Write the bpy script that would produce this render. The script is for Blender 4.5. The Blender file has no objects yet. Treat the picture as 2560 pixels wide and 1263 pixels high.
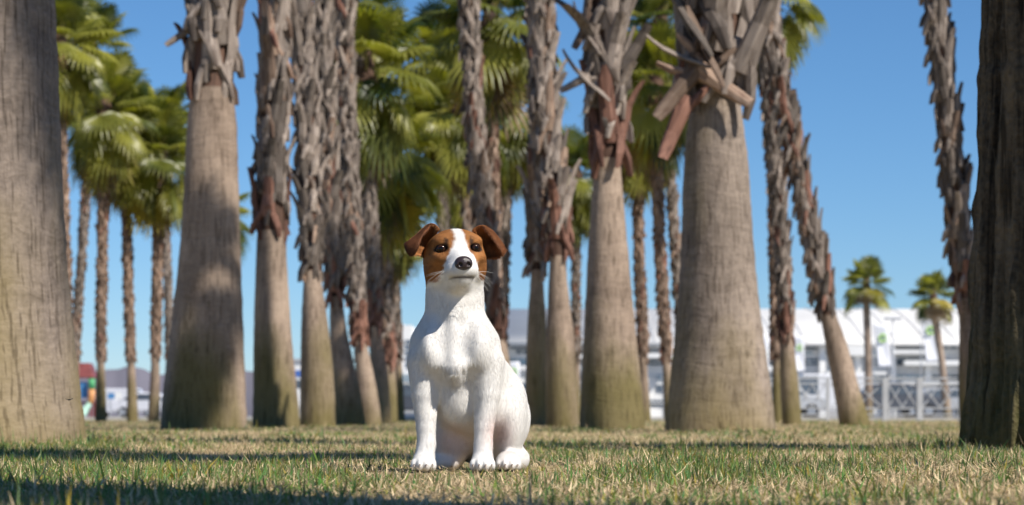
import bpy, bmesh, math, random
import numpy as np
from mathutils import Vector, Matrix, Euler

random.seed(7); RNG = np.random.default_rng(11)
SC = bpy.context.scene
COL = SC.collection
rad = math.radians

# ------------------------------------------------------------------ camera
CAM_H = 0.10; FPX = 6044.0; HORY = 1040.0; CX = 1280.0
DOGD = 4.386
cam = bpy.data.cameras.new('camera'); cam_o = bpy.data.objects.new('camera', cam); COL.objects.link(cam_o)
cam_o.location = (0, 0, CAM_H); cam_o.rotation_euler = (rad(90), 0, 0)
cam.sensor_width = 36; cam.lens = 85.0
cam.shift_y = (HORY - 1263/2) / 2560
cam.clip_start = 0.05; cam.clip_end = 5000
cam.dof.use_dof = True; cam.dof.focus_distance = DOGD - 0.09; cam.dof.aperture_fstop = 85/9.0
cam.dof.aperture_blades = 0
SC.camera = cam_o

# ------------------------------------------------------------------ sky, sun, exposure
SUN_AZ = 50.0     # degrees right of straight behind the camera
SUN_EL = 46.0
sd = Vector((math.sin(rad(SUN_AZ))*math.cos(rad(SUN_EL)), -math.cos(rad(SUN_AZ))*math.cos(rad(SUN_EL)), math.sin(rad(SUN_EL))))
world = bpy.data.worlds.new('World'); SC.world = world; world.use_nodes = True
wn = world.node_tree; wn.nodes.clear()
sky = wn.nodes.new('ShaderNodeTexSky'); sky.sky_type = 'NISHITA'; sky.sun_disc = False
sky.sun_elevation = rad(SUN_EL); sky.sun_rotation = math.atan2(sd.x, sd.y)
sky.altitude = 0; sky.air_density = 0.8; sky.dust_density = 0.0; sky.ozone_density = 10.0
hs = wn.nodes.new('ShaderNodeHueSaturation'); hs.inputs['Hue'].default_value = 0.496; hs.inputs['Saturation'].default_value = 1.04
bg = wn.nodes.new('ShaderNodeBackground'); bg.inputs['Strength'].default_value = 0.089
wo = wn.nodes.new('ShaderNodeOutputWorld')
wn.links.new(sky.outputs[0], hs.inputs['Color']); wn.links.new(hs.outputs[0], bg.inputs[0]); wn.links.new(bg.outputs[0], wo.inputs[0])
sun = bpy.data.lights.new('sun', 'SUN'); sun.energy = 5.0; sun.angle = rad(0.53); sun.color = (1.0, 0.94, 0.85)
sun_o = bpy.data.objects.new('sun', sun); COL.objects.link(sun_o)
sun_o.rotation_euler = (-sd).to_track_quat('-Z', 'Y').to_euler(); sun_o.location = (6, -6, 12)
SC.view_settings.view_transform = 'Standard'; SC.view_settings.look = 'None'
SC.view_settings.exposure = 0.30; SC.view_settings.gamma = 1.0; SC.view_settings.use_curve_mapping = False
SC.cycles.use_denoising = True
SC.cycles.max_bounces = 6; SC.cycles.transparent_max_bounces = 6

# ------------------------------------------------------------------ helpers
def at(px, py, d):
    s = FPX/d
    return Vector(((px-CX)/s, d, CAM_H + (HORY-py)/s))

def tag(o, label=None, cat=None, group=None, kind=None):
    if label: o['label'] = label
    if cat: o['category'] = cat
    if group: o['group'] = group
    if kind: o['kind'] = kind
    return o

def empty(name, loc=(0,0,0), rz=0.0, parent=None):
    o = bpy.data.objects.new(name, None); COL.objects.link(o); o.location = loc; o.rotation_euler = (0,0,rz)
    o.empty_display_size = 0.1
    o.parent = parent
    return o

def mesh_np(name, V, F, smooth=True):
    """V (n,3) ; F list of faces or int array (m,k)"""
    me = bpy.data.meshes.new(name)
    if isinstance(F, np.ndarray):
        k = F.shape[1]; m = len(F)
        me.vertices.add(len(V)); me.vertices.foreach_set('co', np.ascontiguousarray(V, np.float32).ravel())
        me.loops.add(m*k); me.loops.foreach_set('vertex_index', F.astype(np.int32).ravel())
        me.polygons.add(m); me.polygons.foreach_set('loop_start', np.arange(0, m*k, k, dtype=np.int32))
        me.update(calc_edges=True)
    else:
        me.from_pydata([tuple(v) for v in V], [], F); me.update()
    if smooth: me.polygons.foreach_set('use_smooth', np.ones(len(me.polygons), bool))
    return me

def link(name, me, mats=None, parent=None, loc=None):
    o = bpy.data.objects.new(name, me); COL.objects.link(o)
    if mats is not None and len(me.materials) == 0:
        for m in (mats if isinstance(mats, (list, tuple)) else [mats]): me.materials.append(m)
    o.parent = parent
    if loc is not None: o.location = loc
    return o

class MB:
    """collects boxes / bars / tubes / lofts into one mesh"""
    def __init__(s): s.v = []; s.f = []
    def add(s, V, F):
        n = len(s.v); s.v += [tuple(v) for v in V]; s.f += [tuple(i+n for i in f) for f in F]; return s
    def box(s, x0, x1, y0, y1, z0, z1):
        V = [(x0,y0,z0),(x1,y0,z0),(x1,y1,z0),(x0,y1,z0),(x0,y0,z1),(x1,y0,z1),(x1,y1,z1),(x0,y1,z1)]
        return s.add(V, [(3,2,1,0),(4,5,6,7),(0,1,5,4),(1,2,6,5),(2,3,7,6),(3,0,4,7)])
    def bar(s, a, b, w, t=None):
        t = w if t is None else t
        a = Vector(a); b = Vector(b); d = (b-a).normalized()
        u = d.cross(Vector((0,0,1)));  u = Vector((1,0,0)) if u.length < 1e-4 else u.normalized()
        v = d.cross(u)
        V = [p + u*(w/2*i) + v*(t/2*j) for p in (a,b) for i,j in ((-1,-1),(1,-1),(1,1),(-1,1))]
        return s.add(V, [(3,2,1,0),(4,5,6,7),(0,1,5,4),(1,2,6,5),(2,3,7,6),(3,0,4,7)])
    def tube(s, pts, rs, n=8, cap=True):
        pts = [Vector(p) for p in pts]; V = []; F = []
        if not isinstance(rs, (list, tuple)): rs = [rs]*len(pts)
        for i,p in enumerate(pts):
            d = (pts[min(i+1,len(pts)-1)]-pts[max(i-1,0)]).normalized()
            u = d.cross(Vector((0.03,0.9,0.2)));  u.normalize(); v = d.cross(u)
            for k in range(n):
                a = 2*math.pi*k/n
                V.append(p + u*(math.cos(a)*rs[i]) + v*(math.sin(a)*rs[i]))
        for i in range(len(pts)-1):
            for k in range(n):
                F.append((i*n+k, i*n+(k+1)%n, (i+1)*n+(k+1)%n, (i+1)*n+k))
        if cap:
            F.append(tuple(range(n))[::-1]); F.append(tuple((len(pts)-1)*n+k for k in range(n)))
        return s.add(V, F)
    def prism(s, poly, y0, y1):
        n = len(poly); V = [(x,y0,z) for x,z in poly] + [(x,y1,z) for x,z in poly]
        F = [tuple(range(n)), tuple(range(2*n-1, n-1, -1))] + [((i+1)%n, i, i+n, (i+1)%n+n) for i in range(n)]
        return s.add(V, F)
    def build(s, name, mat, parent=None, smooth=False, bevel=0, loc=None):
        me = bpy.data.meshes.new(name); me.from_pydata(s.v, [], s.f); me.update()
        bm = bmesh.new(); bm.from_mesh(me)
        bmesh.ops.recalc_face_normals(bm, faces=bm.faces)
        if bevel:
            bmesh.ops.bevel(bm, geom=[e for e in bm.edges if len(e.link_faces) == 2 and e.calc_face_angle(0) > 0.4], offset=bevel, segments=1, affect='EDGES', clamp_overlap=True)
        bm.to_mesh(me); bm.free()
        if smooth: me.polygons.foreach_set('use_smooth', np.ones(len(me.polygons), bool))
        return link(name, me, mat, parent, loc)

_h = np.random.default_rng(5).random((4096,)).astype(np.float32)
def vnoise(x, y, z):
    x = np.asarray(x, np.float64); y = np.asarray(y, np.float64); z = np.asarray(z, np.float64)
    x, y, z = np.broadcast_arrays(x, y, z)
    xi = np.floor(x).astype(np.int64); yi = np.floor(y).astype(np.int64); zi = np.floor(z).astype(np.int64)
    fx = x-xi; fy = y-yi; fz = z-zi
    fx = fx*fx*(3-2*fx); fy = fy*fy*(3-2*fy); fz = fz*fz*(3-2*fz)
    def h(a,b,c): return _h[(a*73 + b*1237 + c*3571 + (a*b)%17) % 4096]
    def L(a,b,t): return a+(b-a)*t
    return L(L(L(h(xi,yi,zi),h(xi+1,yi,zi),fx), L(h(xi,yi+1,zi),h(xi+1,yi+1,zi),fx), fy),
             L(L(h(xi,yi,zi+1),h(xi+1,yi,zi+1),fx), L(h(xi,yi+1,zi+1),h(xi+1,yi+1,zi+1),fx), fy), fz)

# ------------------------------------------------------------------ materials
def new_mat(name):
    m = bpy.data.materials.new(name); m.use_nodes = True
    nt = m.node_tree; p = nt.nodes['Principled BSDF']
    return m, nt, p
def nd(nt, typ, **kw):
    n = nt.nodes.new(typ)
    for k,v in kw.items():
        if k in n.inputs: n.inputs[k].default_value = v
        else: setattr(n, k, v)
    return n
def ramp(nt, stops):
    r = nt.nodes.new('ShaderNodeValToRGB'); e = r.color_ramp.elements
    while len(e) < len(stops): e.new(0.5)
    for i,(p,c) in enumerate(stops):
        e[i].position = p; e[i].color = (*c, 1) if len(c) == 3 else c
    return r
def mixc(nt, fac, a, b, typ='MIX'):
    m = nt.nodes.new('ShaderNodeMix'); m.data_type = 'RGBA'; m.blend_type = typ
    for s, v in ((m.inputs[0], fac), (m.inputs[6], a), (m.inputs[7], b)):
        if hasattr(v, 'links'): nt.links.new(v, s)
        elif isinstance(v, (int, float)): s.default_value = v
        else: s.default_value = (*v, 1)
    return m.outputs[2]

def plain(name, col, rough=0.6, var=0.12, scale=3.0, metal=0.0, spec=0.4):
    m, nt, p = new_mat(name)
    tc = nd(nt, 'ShaderNodeTexCoord'); n = nd(nt, 'ShaderNodeTexNoise', Scale=scale, Detail=5.0)
    nt.links.new(tc.outputs['Object'], n.inputs['Vector'])
    c2 = tuple(max(0, c*(1-var*2)) for c in col); c3 = tuple(min(1, c*(1+var)) for c in col)
    r = ramp(nt, [(0.3, c2), (0.7, c3)]); nt.links.new(n.outputs['Fac'], r.inputs[0])
    nt.links.new(r.outputs[0], p.inputs['Base Color'])
    p.inputs['Roughness'].default_value = rough; p.inputs['Metallic'].default_value = metal
    p.inputs['Specular IOR Level'].default_value = spec
    return m

def bark_mat(name, lo, hi, algae, algae_amt, ringscale=55, bump=0.6, top=1.1, bigf=0.58, sf=0.5, sscale=40, dist=0.012, crk=75, crd=0.40):
    m, nt, p = new_mat(name); L = nt.links.new
    tc = nd(nt, 'ShaderNodeTexCoord'); oi = nd(nt, 'ShaderNodeObjectInfo')
    ad = nd(nt, 'ShaderNodeVectorMath', operation='ADD'); mu = nd(nt, 'ShaderNodeMath', operation='MULTIPLY'); mu.inputs[1].default_value = 40
    L(oi.outputs['Random'], mu.inputs[0]); L(tc.outputs['Object'], ad.inputs[0]); L(mu.outputs[0], ad.inputs[1])
    def noise(sc, scale, det=4.0):
        mp = nd(nt, 'ShaderNodeMapping'); mp.inputs['Scale'].default_value = sc
        L(ad.outputs[0], mp.inputs[0]); n = nd(nt, 'ShaderNodeTexNoise', Scale=scale, Detail=det); L(mp.outputs[0], n.inputs['Vector']); return n.outputs['Fac']
    wn_ = nd(nt, 'ShaderNodeTexNoise', Scale=3.5, Detail=3.0); L(ad.outputs[0], wn_.inputs['Vector'])
    wsub = nd(nt, 'ShaderNodeVectorMath', operation='SCALE'); wsub.inputs['Scale'].default_value = 0.16; L(wn_.outputs['Color'], wsub.inputs[0])
    wad = nd(nt, 'ShaderNodeVectorMath', operation='ADD'); L(ad.outputs[0], wad.inputs[0]); L(wsub.outputs[0], wad.inputs[1])
    mpr = nd(nt, 'ShaderNodeMapping'); mpr.inputs['Scale'].default_value = (0.12,0.12,1); L(wad.outputs[0], mpr.inputs[0])
    rn = nd(nt, 'ShaderNodeTexNoise', Scale=ringscale, Detail=5.0, Roughness=0.65); L(mpr.outputs[0], rn.inputs['Vector']); rings = rn.outputs['Fac']; streak = noise((1,1,0.07), sscale, 6.0); big = noise((1,1,0.55), 2.6, 6.0); fine = noise((1,1,1), 60, 3.0)
    def mixv(a, b, f):
        x = nd(nt, 'ShaderNodeMix'); x.data_type='FLOAT'; x.inputs[0].default_value = f; L(a, x.inputs[2]); L(b, x.inputs[3]); return x.outputs[0]
    h = mixv(mixv(rings, streak, sf), fine, 0.3)
    r = ramp(nt, [(0.36, lo), (0.63, hi)]); L(mixv(h, big, bigf), r.inputs[0])
    # algae: patches, more of it near the foot of the trunk
    sx = nd(nt, 'ShaderNodeSeparateXYZ'); L(tc.outputs['Object'], sx.inputs[0])
    mr = nd(nt, 'ShaderNodeMapRange'); mr.inputs[1].default_value = 0; mr.inputs[2].default_value = top; mr.inputs[3].default_value = 0.22; mr.inputs[4].default_value = -0.14; L(sx.outputs['Z'], mr.inputs[0])
    a2 = noise((1,1,0.45), 1.6, 5.0); am = nd(nt, 'ShaderNodeMath', operation='ADD'); L(a2, am.inputs[0]); L(mr.outputs[0], am.inputs[1])
    ar = ramp(nt, [(0.47, (0,0,0)), (0.70, (algae_amt,)*3)]); L(am.outputs[0], ar.inputs[0])
    cr = ramp(nt, [(0.36, (crd,crd*0.95,crd*0.9)), (0.46, (1,1,1))]); L(noise((1,1,0.06), crk, 4.0), cr.inputs[0])
    c = mixc(nt, ar.outputs[0], r.outputs[0], algae); L(mixc(nt, 0.8, c, cr.outputs[0], 'MULTIPLY'), p.inputs['Base Color'])
    b = nd(nt, 'ShaderNodeBump', Strength=bump, Distance=dist); L(h, b.inputs['Height']); L(b.outputs[0], p.inputs['Normal'])
    p.inputs['Roughness'].default_value = 0.85; p.inputs['Specular IOR Level'].default_value = 0.2
    return m

M = {}
M['bark'] = bark_mat('palm_bark', (0.13,0.094,0.07), (0.47,0.36,0.275), (0.155,0.13,0.045), 0.85, bump=1.0, bigf=0.5)
M['bark_grey'] = bark_mat('palm_bark_grey', (0.115,0.090,0.073), (0.39,0.315,0.255), (0.24,0.185,0.075), 0.75, ringscale=30, bump=1.0, bigf=0.42, sf=0.4)
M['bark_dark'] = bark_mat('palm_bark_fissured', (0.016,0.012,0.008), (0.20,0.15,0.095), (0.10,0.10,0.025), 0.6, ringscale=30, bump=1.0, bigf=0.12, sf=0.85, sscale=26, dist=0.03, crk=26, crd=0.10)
def boot_mat(name, lo, hi):
    m, nt, p = new_mat(name); L = nt.links.new
    tc = nd(nt, 'ShaderNodeTexCoord'); oi = nd(nt, 'ShaderNodeObjectInfo')
    mp = nd(nt, 'ShaderNodeMapping'); mp.inputs['Scale'].default_value = (1,1,0.08); L(tc.outputs['Object'], mp.inputs[0])
    n = nd(nt, 'ShaderNodeTexNoise', Scale=60.0, Detail=4.0); L(mp.outputs[0], n.inputs['Vector'])
    r = ramp(nt, [(0.3, lo), (0.7, hi)]); L(n.outputs['Fac'], r.inputs[0])
    hsn = nd(nt, 'ShaderNodeHueSaturation'); mr = nd(nt, 'ShaderNodeMapRange'); mr.inputs[3].default_value = 0.42; mr.inputs[4].default_value = 1.35
    L(oi.outputs['Random'], mr.inputs[0]); L(mr.outputs[0], hsn.inputs['Value']); L(r.outputs[0], hsn.inputs['Color'])
    L(hsn.outputs[0], p.inputs['Base Color'])
    b = nd(nt, 'ShaderNodeBump', Strength=0.6, Distance=0.006); L(n.outputs['Fac'], b.inputs['Height']); L(b.outputs[0], p.inputs['Normal'])
    p.inputs['Roughness'].default_value = 0.8; p.inputs['Specular IOR Level'].default_value = 0.25
    return m
M['boot_grey'] = boot_mat('leaf_base_grey', (0.115,0.088,0.072), (0.33,0.275,0.235))
M['boot_red'] = boot_mat('leaf_base_rust', (0.085,0.040,0.029), (0.29,0.15,0.108))
M['boot_tan'] = boot_mat('leaf_base_tan', (0.15,0.092,0.066), (0.36,0.26,0.195))
M['fibre'] = boot_mat('trunk_fibre', (0.040,0.024,0.017), (0.15,0.085,0.06))

def leaf_mat(name, c_lo, c_hi, trans):
    m, nt, p = new_mat(name); L = nt.links.new
    oi = nd(nt, 'ShaderNodeObjectInfo'); tc = nd(nt, 'ShaderNodeTexCoord'); n = nd(nt, 'ShaderNodeTexNoise', Scale=4.0, Detail=3.0); L(tc.outputs['Object'], n.inputs['Vector'])
    mx = nd(nt, 'ShaderNodeMath', operation='ADD'); L(oi.outputs['Random'], mx.inputs[0]); L(n.outputs['Fac'], mx.inputs[1])
    dv = nd(nt, 'ShaderNodeMath', operation='MULTIPLY'); dv.inputs[1].default_value = 0.5; L(mx.outputs[0], dv.inputs[0])
    r = ramp(nt, [(0.25, c_lo), (0.75, c_hi)]); L(dv.outputs[0], r.inputs[0])
    L(r.outputs[0], p.inputs['Base Color']); p.inputs['Roughness'].default_value = 0.38; p.inputs['Specular IOR Level'].default_value = 0.5
    t = nd(nt, 'ShaderNodeBsdfTranslucent'); br = mixc(nt, 1.0, r.outputs[0], trans, 'MULTIPLY'); L(br, t.inputs[0])
    ms = nd(nt, 'ShaderNodeMixShader'); ms.inputs[0].default_value = 0.33
    L(p.outputs[0], ms.inputs[1]); L(t.outputs[0], ms.inputs[2]); L(ms.outputs[0], nt.nodes['Material Output'].inputs[0])
    return m
M['leaf'] = leaf_mat('palm_leaf', (0.034,0.060,0.014), (0.32,0.31,0.055), (1.7,1.8,0.6))
M['leaf_yellow'] = leaf_mat('palm_leaf_yellowing', (0.22,0.21,0.03), (0.42,0.33,0.06), (1.3,1.2,0.5))
M['leaf_dead'] = leaf_mat('palm_leaf_dead', (0.16,0.11,0.06), (0.33,0.24,0.14), (1,0.9,0.7))
M['petiole'] = plain('petiole_green', (0.22,0.20,0.06), 0.5)

def vcol_mat(name, rough, spec, trans=0.0, sheen=0.0):
    m, nt, p = new_mat(name); a = nd(nt, 'ShaderNodeAttribute', attribute_name='col')
    nt.links.new(a.outputs['Color'], p.inputs['Base Color']); p.inputs['Roughness'].default_value = rough; p.inputs['Specular IOR Level'].default_value = spec
    if sheen: p.inputs['Sheen Weight'].default_value = sheen
    if trans:
        t = nd(nt, 'ShaderNodeBsdfTranslucent'); nt.links.new(a.outputs['Color'], t.inputs[0])
        ms = nd(nt, 'ShaderNodeMixShader'); ms.inputs[0].default_value = trans
        nt.links.new(p.outputs[0], ms.inputs[1]); nt.links.new(t.outputs[0], ms.inputs[2]); nt.links.new(ms.outputs[0], nt.nodes['Material Output'].inputs[0])
    return m
M['grass'] = vcol_mat('grass_blade', 0.55, 0.25, 0.3)
M['fur_skin'] = vcol_mat('dog_coat', 0.8, 0.15)
M['fur'] = vcol_mat('dog_fur', 0.6, 0.2, 0.25)

# ------------------------------------------------------------------ ground
def gz(x, y):
    x = np.asarray(x, float); y = np.asarray(y, float)
    near = np.clip(1 - (y-3.0)/40.0, 0.0, 1)
    g = 0.022*(vnoise(x*0.9+3, y*0.55, 2.2)-0.5) + 0.012*(vnoise(x*2.7, y*1.9, 8.1)-0.5)
    # keep the spot under the dog level
    w = np.exp(-((x+0.08)**2/0.09 + (y-4.42)**2/0.09))
    return g*near*(1-w)

xs = np.concatenate([np.linspace(-2500,-60,6), np.linspace(-40,-5,10), np.linspace(-4.5,4.5,76), np.linspace(5,40,10), np.linspace(60,2500,6)])
ys = np.concatenate([np.linspace(-2500,-20,6), np.linspace(-15,1,8), np.linspace(1.2,12,90), np.linspace(12.4,56,45), np.linspace(70,400,8), [900, 2500]])
X, Y = np.meshgrid(xs, ys, indexing='ij'); Z = gz(X, Y)*(np.abs(X) < 40)
nx, ny = X.shape; idx = np.arange(nx*ny).reshape(nx, ny)
Fq = np.stack([idx[:-1,:-1], idx[1:,:-1], idx[1:,1:], idx[:-1,1:]], -1).reshape(-1,4)
m, nt, p = new_mat('lawn_soil'); L = nt.links.new
tc = nd(nt, 'ShaderNodeTexCoord'); n1 = nd(nt, 'ShaderNodeTexNoise', Scale=1.3, Detail=6.0); n2 = nd(nt, 'ShaderNodeTexNoise', Scale=35.0, Detail=5.0)
L(tc.outputs['Object'], n1.inputs['Vector']); L(tc.outputs['Object'], n2.inputs['Vector'])
ra = ramp(nt, [(0.30, (0.22,0.165,0.09)), (0.52, (0.42,0.33,0.18)), (0.72, (0.22,0.22,0.08))]); L(n1.outputs['Fac'], ra.inputs[0])
rb = ramp(nt, [(0.3, (0.45,0.45,0.45)), (0.7, (1.25,1.25,1.25))]); L(n2.outputs['Fac'], rb.inputs[0])
L(mixc(nt, 1.0, ra.outputs[0], rb.outputs[0], 'MULTIPLY'), p.inputs['Base Color']); p.inputs['Roughness'].default_value = 0.95; p.inputs['Specular IOR Level'].default_value = 0.1
bp = nd(nt, 'ShaderNodeBump', Strength=0.8, Distance=0.02); L(n2.outputs['Fac'], bp.inputs['Height']); L(bp.outputs[0], p.inputs['Normal'])
tag(link('ground', mesh_np('ground', np.stack([X, Y, Z], -1).reshape(-1,3), Fq), m), kind='structure')

# forecourt paving beyond the lawn, with a kerb
pav = plain('paving_grey', (0.36,0.355,0.35), 0.85, 0.15, 0.6)
b = MB(); b.box(-300, 300, 54, 700, -0.2, 0.006); tag(b.build('pavement', pav), kind='structure')
b = MB(); b.box(-300, 300, 53.7, 53.998, -0.2, 0.07); tag(b.build('kerb', plain('kerb_concrete', (0.42,0.41,0.39), 0.85)), kind='structure')

# ------------------------------------------------------------------ lawn blades
def make_blades(n, y0, y1, side, hscale, wscale, seed, power):
    r = np.random.default_rng(seed)
    t = r.random(int(n)); y = (y0**power + t*(y1**power - y0**power))**(1/power)
    x = (r.random(int(n))*2-1)*(0.222*y + side)
    return x, y, r
def lawn(name, spec, label):
    VV = []; FF = []; CC = []; base = 0
    for (n, y0, y1, side, hs_, ws_, seed, power) in spec:
        x, y, r = make_blades(n, y0, y1, side, hs_, ws_, seed, power)
        dens = vnoise(x*3.1+9, y*2.2, 4.4); patch = vnoise(x*2.6+3, y*0.45, 1.7)*0.45 + vnoise(x*9, y*3.0, 5.5)*0.55
        n = len(x)
        straw = r.random(n) < np.clip(0.64 - 1.5*(patch-0.5) + 0.12*np.clip((y-5)/4, -0.4, 1.5), 0.12, 0.97)
        keep = r.random(n) < np.clip(0.45 + 1.1*dens, 0.35, 1)
        # the dog's paws press the grass down
        x, y, dens, patch, straw = (a[keep] for a in (x, y, dens, patch, straw)); n = len(x)
        z = gz(x, y)
        h = hs_*np.where(straw, 0.008 + 0.012*r.random(n)**1.5, 0.008 + 0.015*r.random(n))*(0.7+0.7*dens)
        tall = r.random(n) < 0.010; h = np.where(tall, h*2.2, h)
        under = (np.abs(x+0.075) < 0.17) & (y > 4.05) & (y < 4.72)
        h = np.where(under, h*0.45, h)
        for (bpx, bd, bwx) in ((-130,8.2,690),(2680,6.7,560),(510,17,226),(690,20,126),(795,22,92),(1406,21,82),(1532,17.5,168),(1800,15,290),(2145,25,84)):
            bx_, br_ = (bpx-CX)*bd/FPX, bwx/2*bd/FPX; q_ = np.hypot(x-bx_, y-bd)
            h = np.where((q_ < br_+0.22) & (q_ > br_), h*(1+1.3*r.random(n)), h)
        w = ws_*np.where(straw, 0.0026, 0.0029)*(0.6+0.8*r.random(n))
        az = r.random(n)*2*np.pi
        lean = np.where(straw, 0.6 + 0.9*r.random(n), 0.15 + 1.05*r.random(n))
        flat = straw & (r.random(n) < 0.45); lean = np.where(flat, 1.25 + 0.3*r.random(n), lean); z = z + np.where(flat, 0.014*r.random(n), 0)
        curl = r.normal(0, 0.45, n) + 0.35
        dx = np.cos(az); dy = np.sin(az)
        yaw = az + np.pi/2 + r.normal(0, 0.7, n); wx = np.cos(yaw)*w; wy = np.sin(yaw)*w
        def P(f, k):
            a = np.clip(lean + curl*f, 0, 1.62); ln = h*1.55*f
            return np.stack([x + dx*np.sin(a)*ln, y + dy*np.sin(a)*ln, z - 0.004 + np.cos(a)*ln], -1)
        W = np.stack([wx, wy, np.zeros(n)], -1)
        p0 = P(0,0); p1 = P(0.5,0); p2 = P(1.0,0)
        V = np.stack([p0-W*0.5, p0+W*0.5, p1-W*0.42, p1+W*0.42, p2], 1)
        o = base + np.arange(n)[:,None]*5
        F = np.concatenate([o+np.array([0,1,3]), o+np.array([0,3,2]), o+np.array([2,3,4])], 0)
        green = np.stack([0.09+0.11*r.random(n), 0.16+0.12*r.random(n), 0.04+0.05*r.random(n)], -1)
        yel = np.stack([0.30+0.1*r.random(n), 0.27+0.06*r.random(n), 0.045+0.03*r.random(n)], -1)
        tan = np.array([0.80,0.62,0.38])*(0.42+0.80*r.random(n))[:,None]
        c = np.where(straw[:,None], tan, np.where((r.random(n) < 0.13)[:,None], yel, green))
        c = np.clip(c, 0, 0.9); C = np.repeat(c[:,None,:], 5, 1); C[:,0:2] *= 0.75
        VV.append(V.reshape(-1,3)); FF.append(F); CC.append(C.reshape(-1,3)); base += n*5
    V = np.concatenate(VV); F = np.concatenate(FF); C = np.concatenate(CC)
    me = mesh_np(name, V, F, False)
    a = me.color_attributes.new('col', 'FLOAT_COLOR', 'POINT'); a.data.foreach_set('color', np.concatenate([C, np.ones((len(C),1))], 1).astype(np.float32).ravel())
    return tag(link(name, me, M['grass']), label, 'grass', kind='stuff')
lawn('grass', [(360000, 2.3, 8.0, 0.75, 1.0, 1.0, 1, 1.15), (190000, 8.0, 22.0, 1.2, 1.05, 1.9, 2, 1.2), (60000, 22.0, 53.5, 2.0, 1.15, 5.0, 3, 1.3)],
     'short half dry green and straw coloured lawn grass')

# ------------------------------------------------------------------ palms
def trunk_mesh(path, base, n=28, step=0.07, lump=0.03, fiss=0.0, seed=0, zboot=None):
    """path: list of (Vector centre, radius) bottom to top, returns mesh in coordinates relative to base"""
    zs = [p.z for p,_ in path]; z = zs[0]; rows = []
    zz = np.arange(zs[0], zs[-1]+step, step)
    cx = np.interp(zz, zs, [p.x for p,_ in path]); cy = np.interp(zz, zs, [p.y for p,_ in path]); rr = np.interp(zz, zs, [r for _,r in path])
    k = max(3, int(0.5/step)); ker = np.hanning(k+2)[1:-1]; ker /= ker.sum()
    def sm(a): 
        ap = np.concatenate([np.full(k, a[0]), a, np.full(k, a[-1])]); return np.convolve(ap, ker, 'same')[k:-k]
    cx, cy, rr = sm(cx), sm(cy), sm(rr)
    th = np.linspace(0, 2*np.pi, n, endpoint=False)
    T, Zg = np.meshgrid(th, zz); R = rr[:,None]*np.ones_like(T)
    C, S = np.cos(T), np.sin(T)
    R = R*(1 + lump*(vnoise(C*2+seed*3.1, S*2, Zg*1.3)-0.5)*2) + 0.006*(vnoise(seed+0*T, C*0.8, Zg*26)-0.5)
    if fiss:
        R = R - fiss*np.abs(vnoise(C*11+seed, S*11, Zg*1.1)-0.5)*2 + fiss*0.8*(vnoise(C*24, S*24+seed, Zg*9)-0.5)
    V = np.stack([cx[:,None]+R*C - base.x, cy[:,None]+R*S - base.y, Zg - base.z], -1).reshape(-1,3)
    m = len(zz); i = np.arange(m-1)[:,None]*n; j = np.arange(n)[None,:]
    F = np.stack([i+j, i+(j+1)%n, i+n+(j+1)%n, i+n+j], -1).reshape(-1,4)
    me = mesh_np('trunk', V, F)
    return me, zz, cx, cy, rr

def boot_mesh(length, w, out, seed):
    """one clasping leaf base: two prongs that close into a broken stub; z up the trunk, x away from it"""
    r = random.Random(seed); b = MB(); t = 0.014*(w/0.1)+0.006
    def plate(secs):
        V = []; F = []
        for (x, y, z, hw, th) in secs:
            V += [(x-th*0.5, y-hw, z), (x+th*0.5, y-hw*0.75, z), (x+th, y, z), (x+th*0.5, y+hw*0.75, z), (x-th*0.5, y+hw, z)]
        for i in range(len(secs)-1):
            for k in range(5): F.append((i*5+k, i*5+(k+1)%5, (i+1)*5+(k+1)%5, (i+1)*5+k))
        F.append((4,3,2,1,0)); q = (len(secs)-1)*5; F.append((q,q+1,q+2,q+3,q+4))
        b.add(V, F)
    tw = r.uniform(-0.25, 0.25)*w
    plate([(0.0,0,-0.02,w*0.55,t), (0.012,0,length*0.25,w*0.42,t*1.3), (out*0.28,tw*0.4,length*0.55,w*0.36,t), (out*0.65,tw*0.8,length*0.82,w*0.33,t*0.8), (out,tw,length,w*r.uniform(0.1,0.3),t*0.6)])
    for s in (-1,1):
        plate([(-0.012, s*w*0.85, -length*0.55, w*0.13, t*0.6), (-0.004, s*w*0.72, -length*0.3, w*0.22, t), (0.0, s*w*0.35, 0.0, w*0.26, t), (0.006, s*w*0.1, length*0.14, w*0.2, t)])
    me = bpy.data.meshes.new('leaf_base'); me.from_pydata(b.v, [], b.f); me.update()
    return me
BOOTS = {}
def boots_of(kind, mat):
    key = (kind, mat)
    if key not in BOOTS:
        L_ = []
        for s in range(4):
            out = {'hug': (0.015,0.02,0.035,0.02), 'mid': (0.025,0.03,0.075,0.02), 'wild': (0.03,0.05,0.20,0.09)}[kind][s]
            me = boot_mesh(0.30, 0.10, out, s*7+len(kind)); me.materials.append(M[mat]); L_.append(me)
        BOOTS[key] = L_
    return BOOTS[key]

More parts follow.
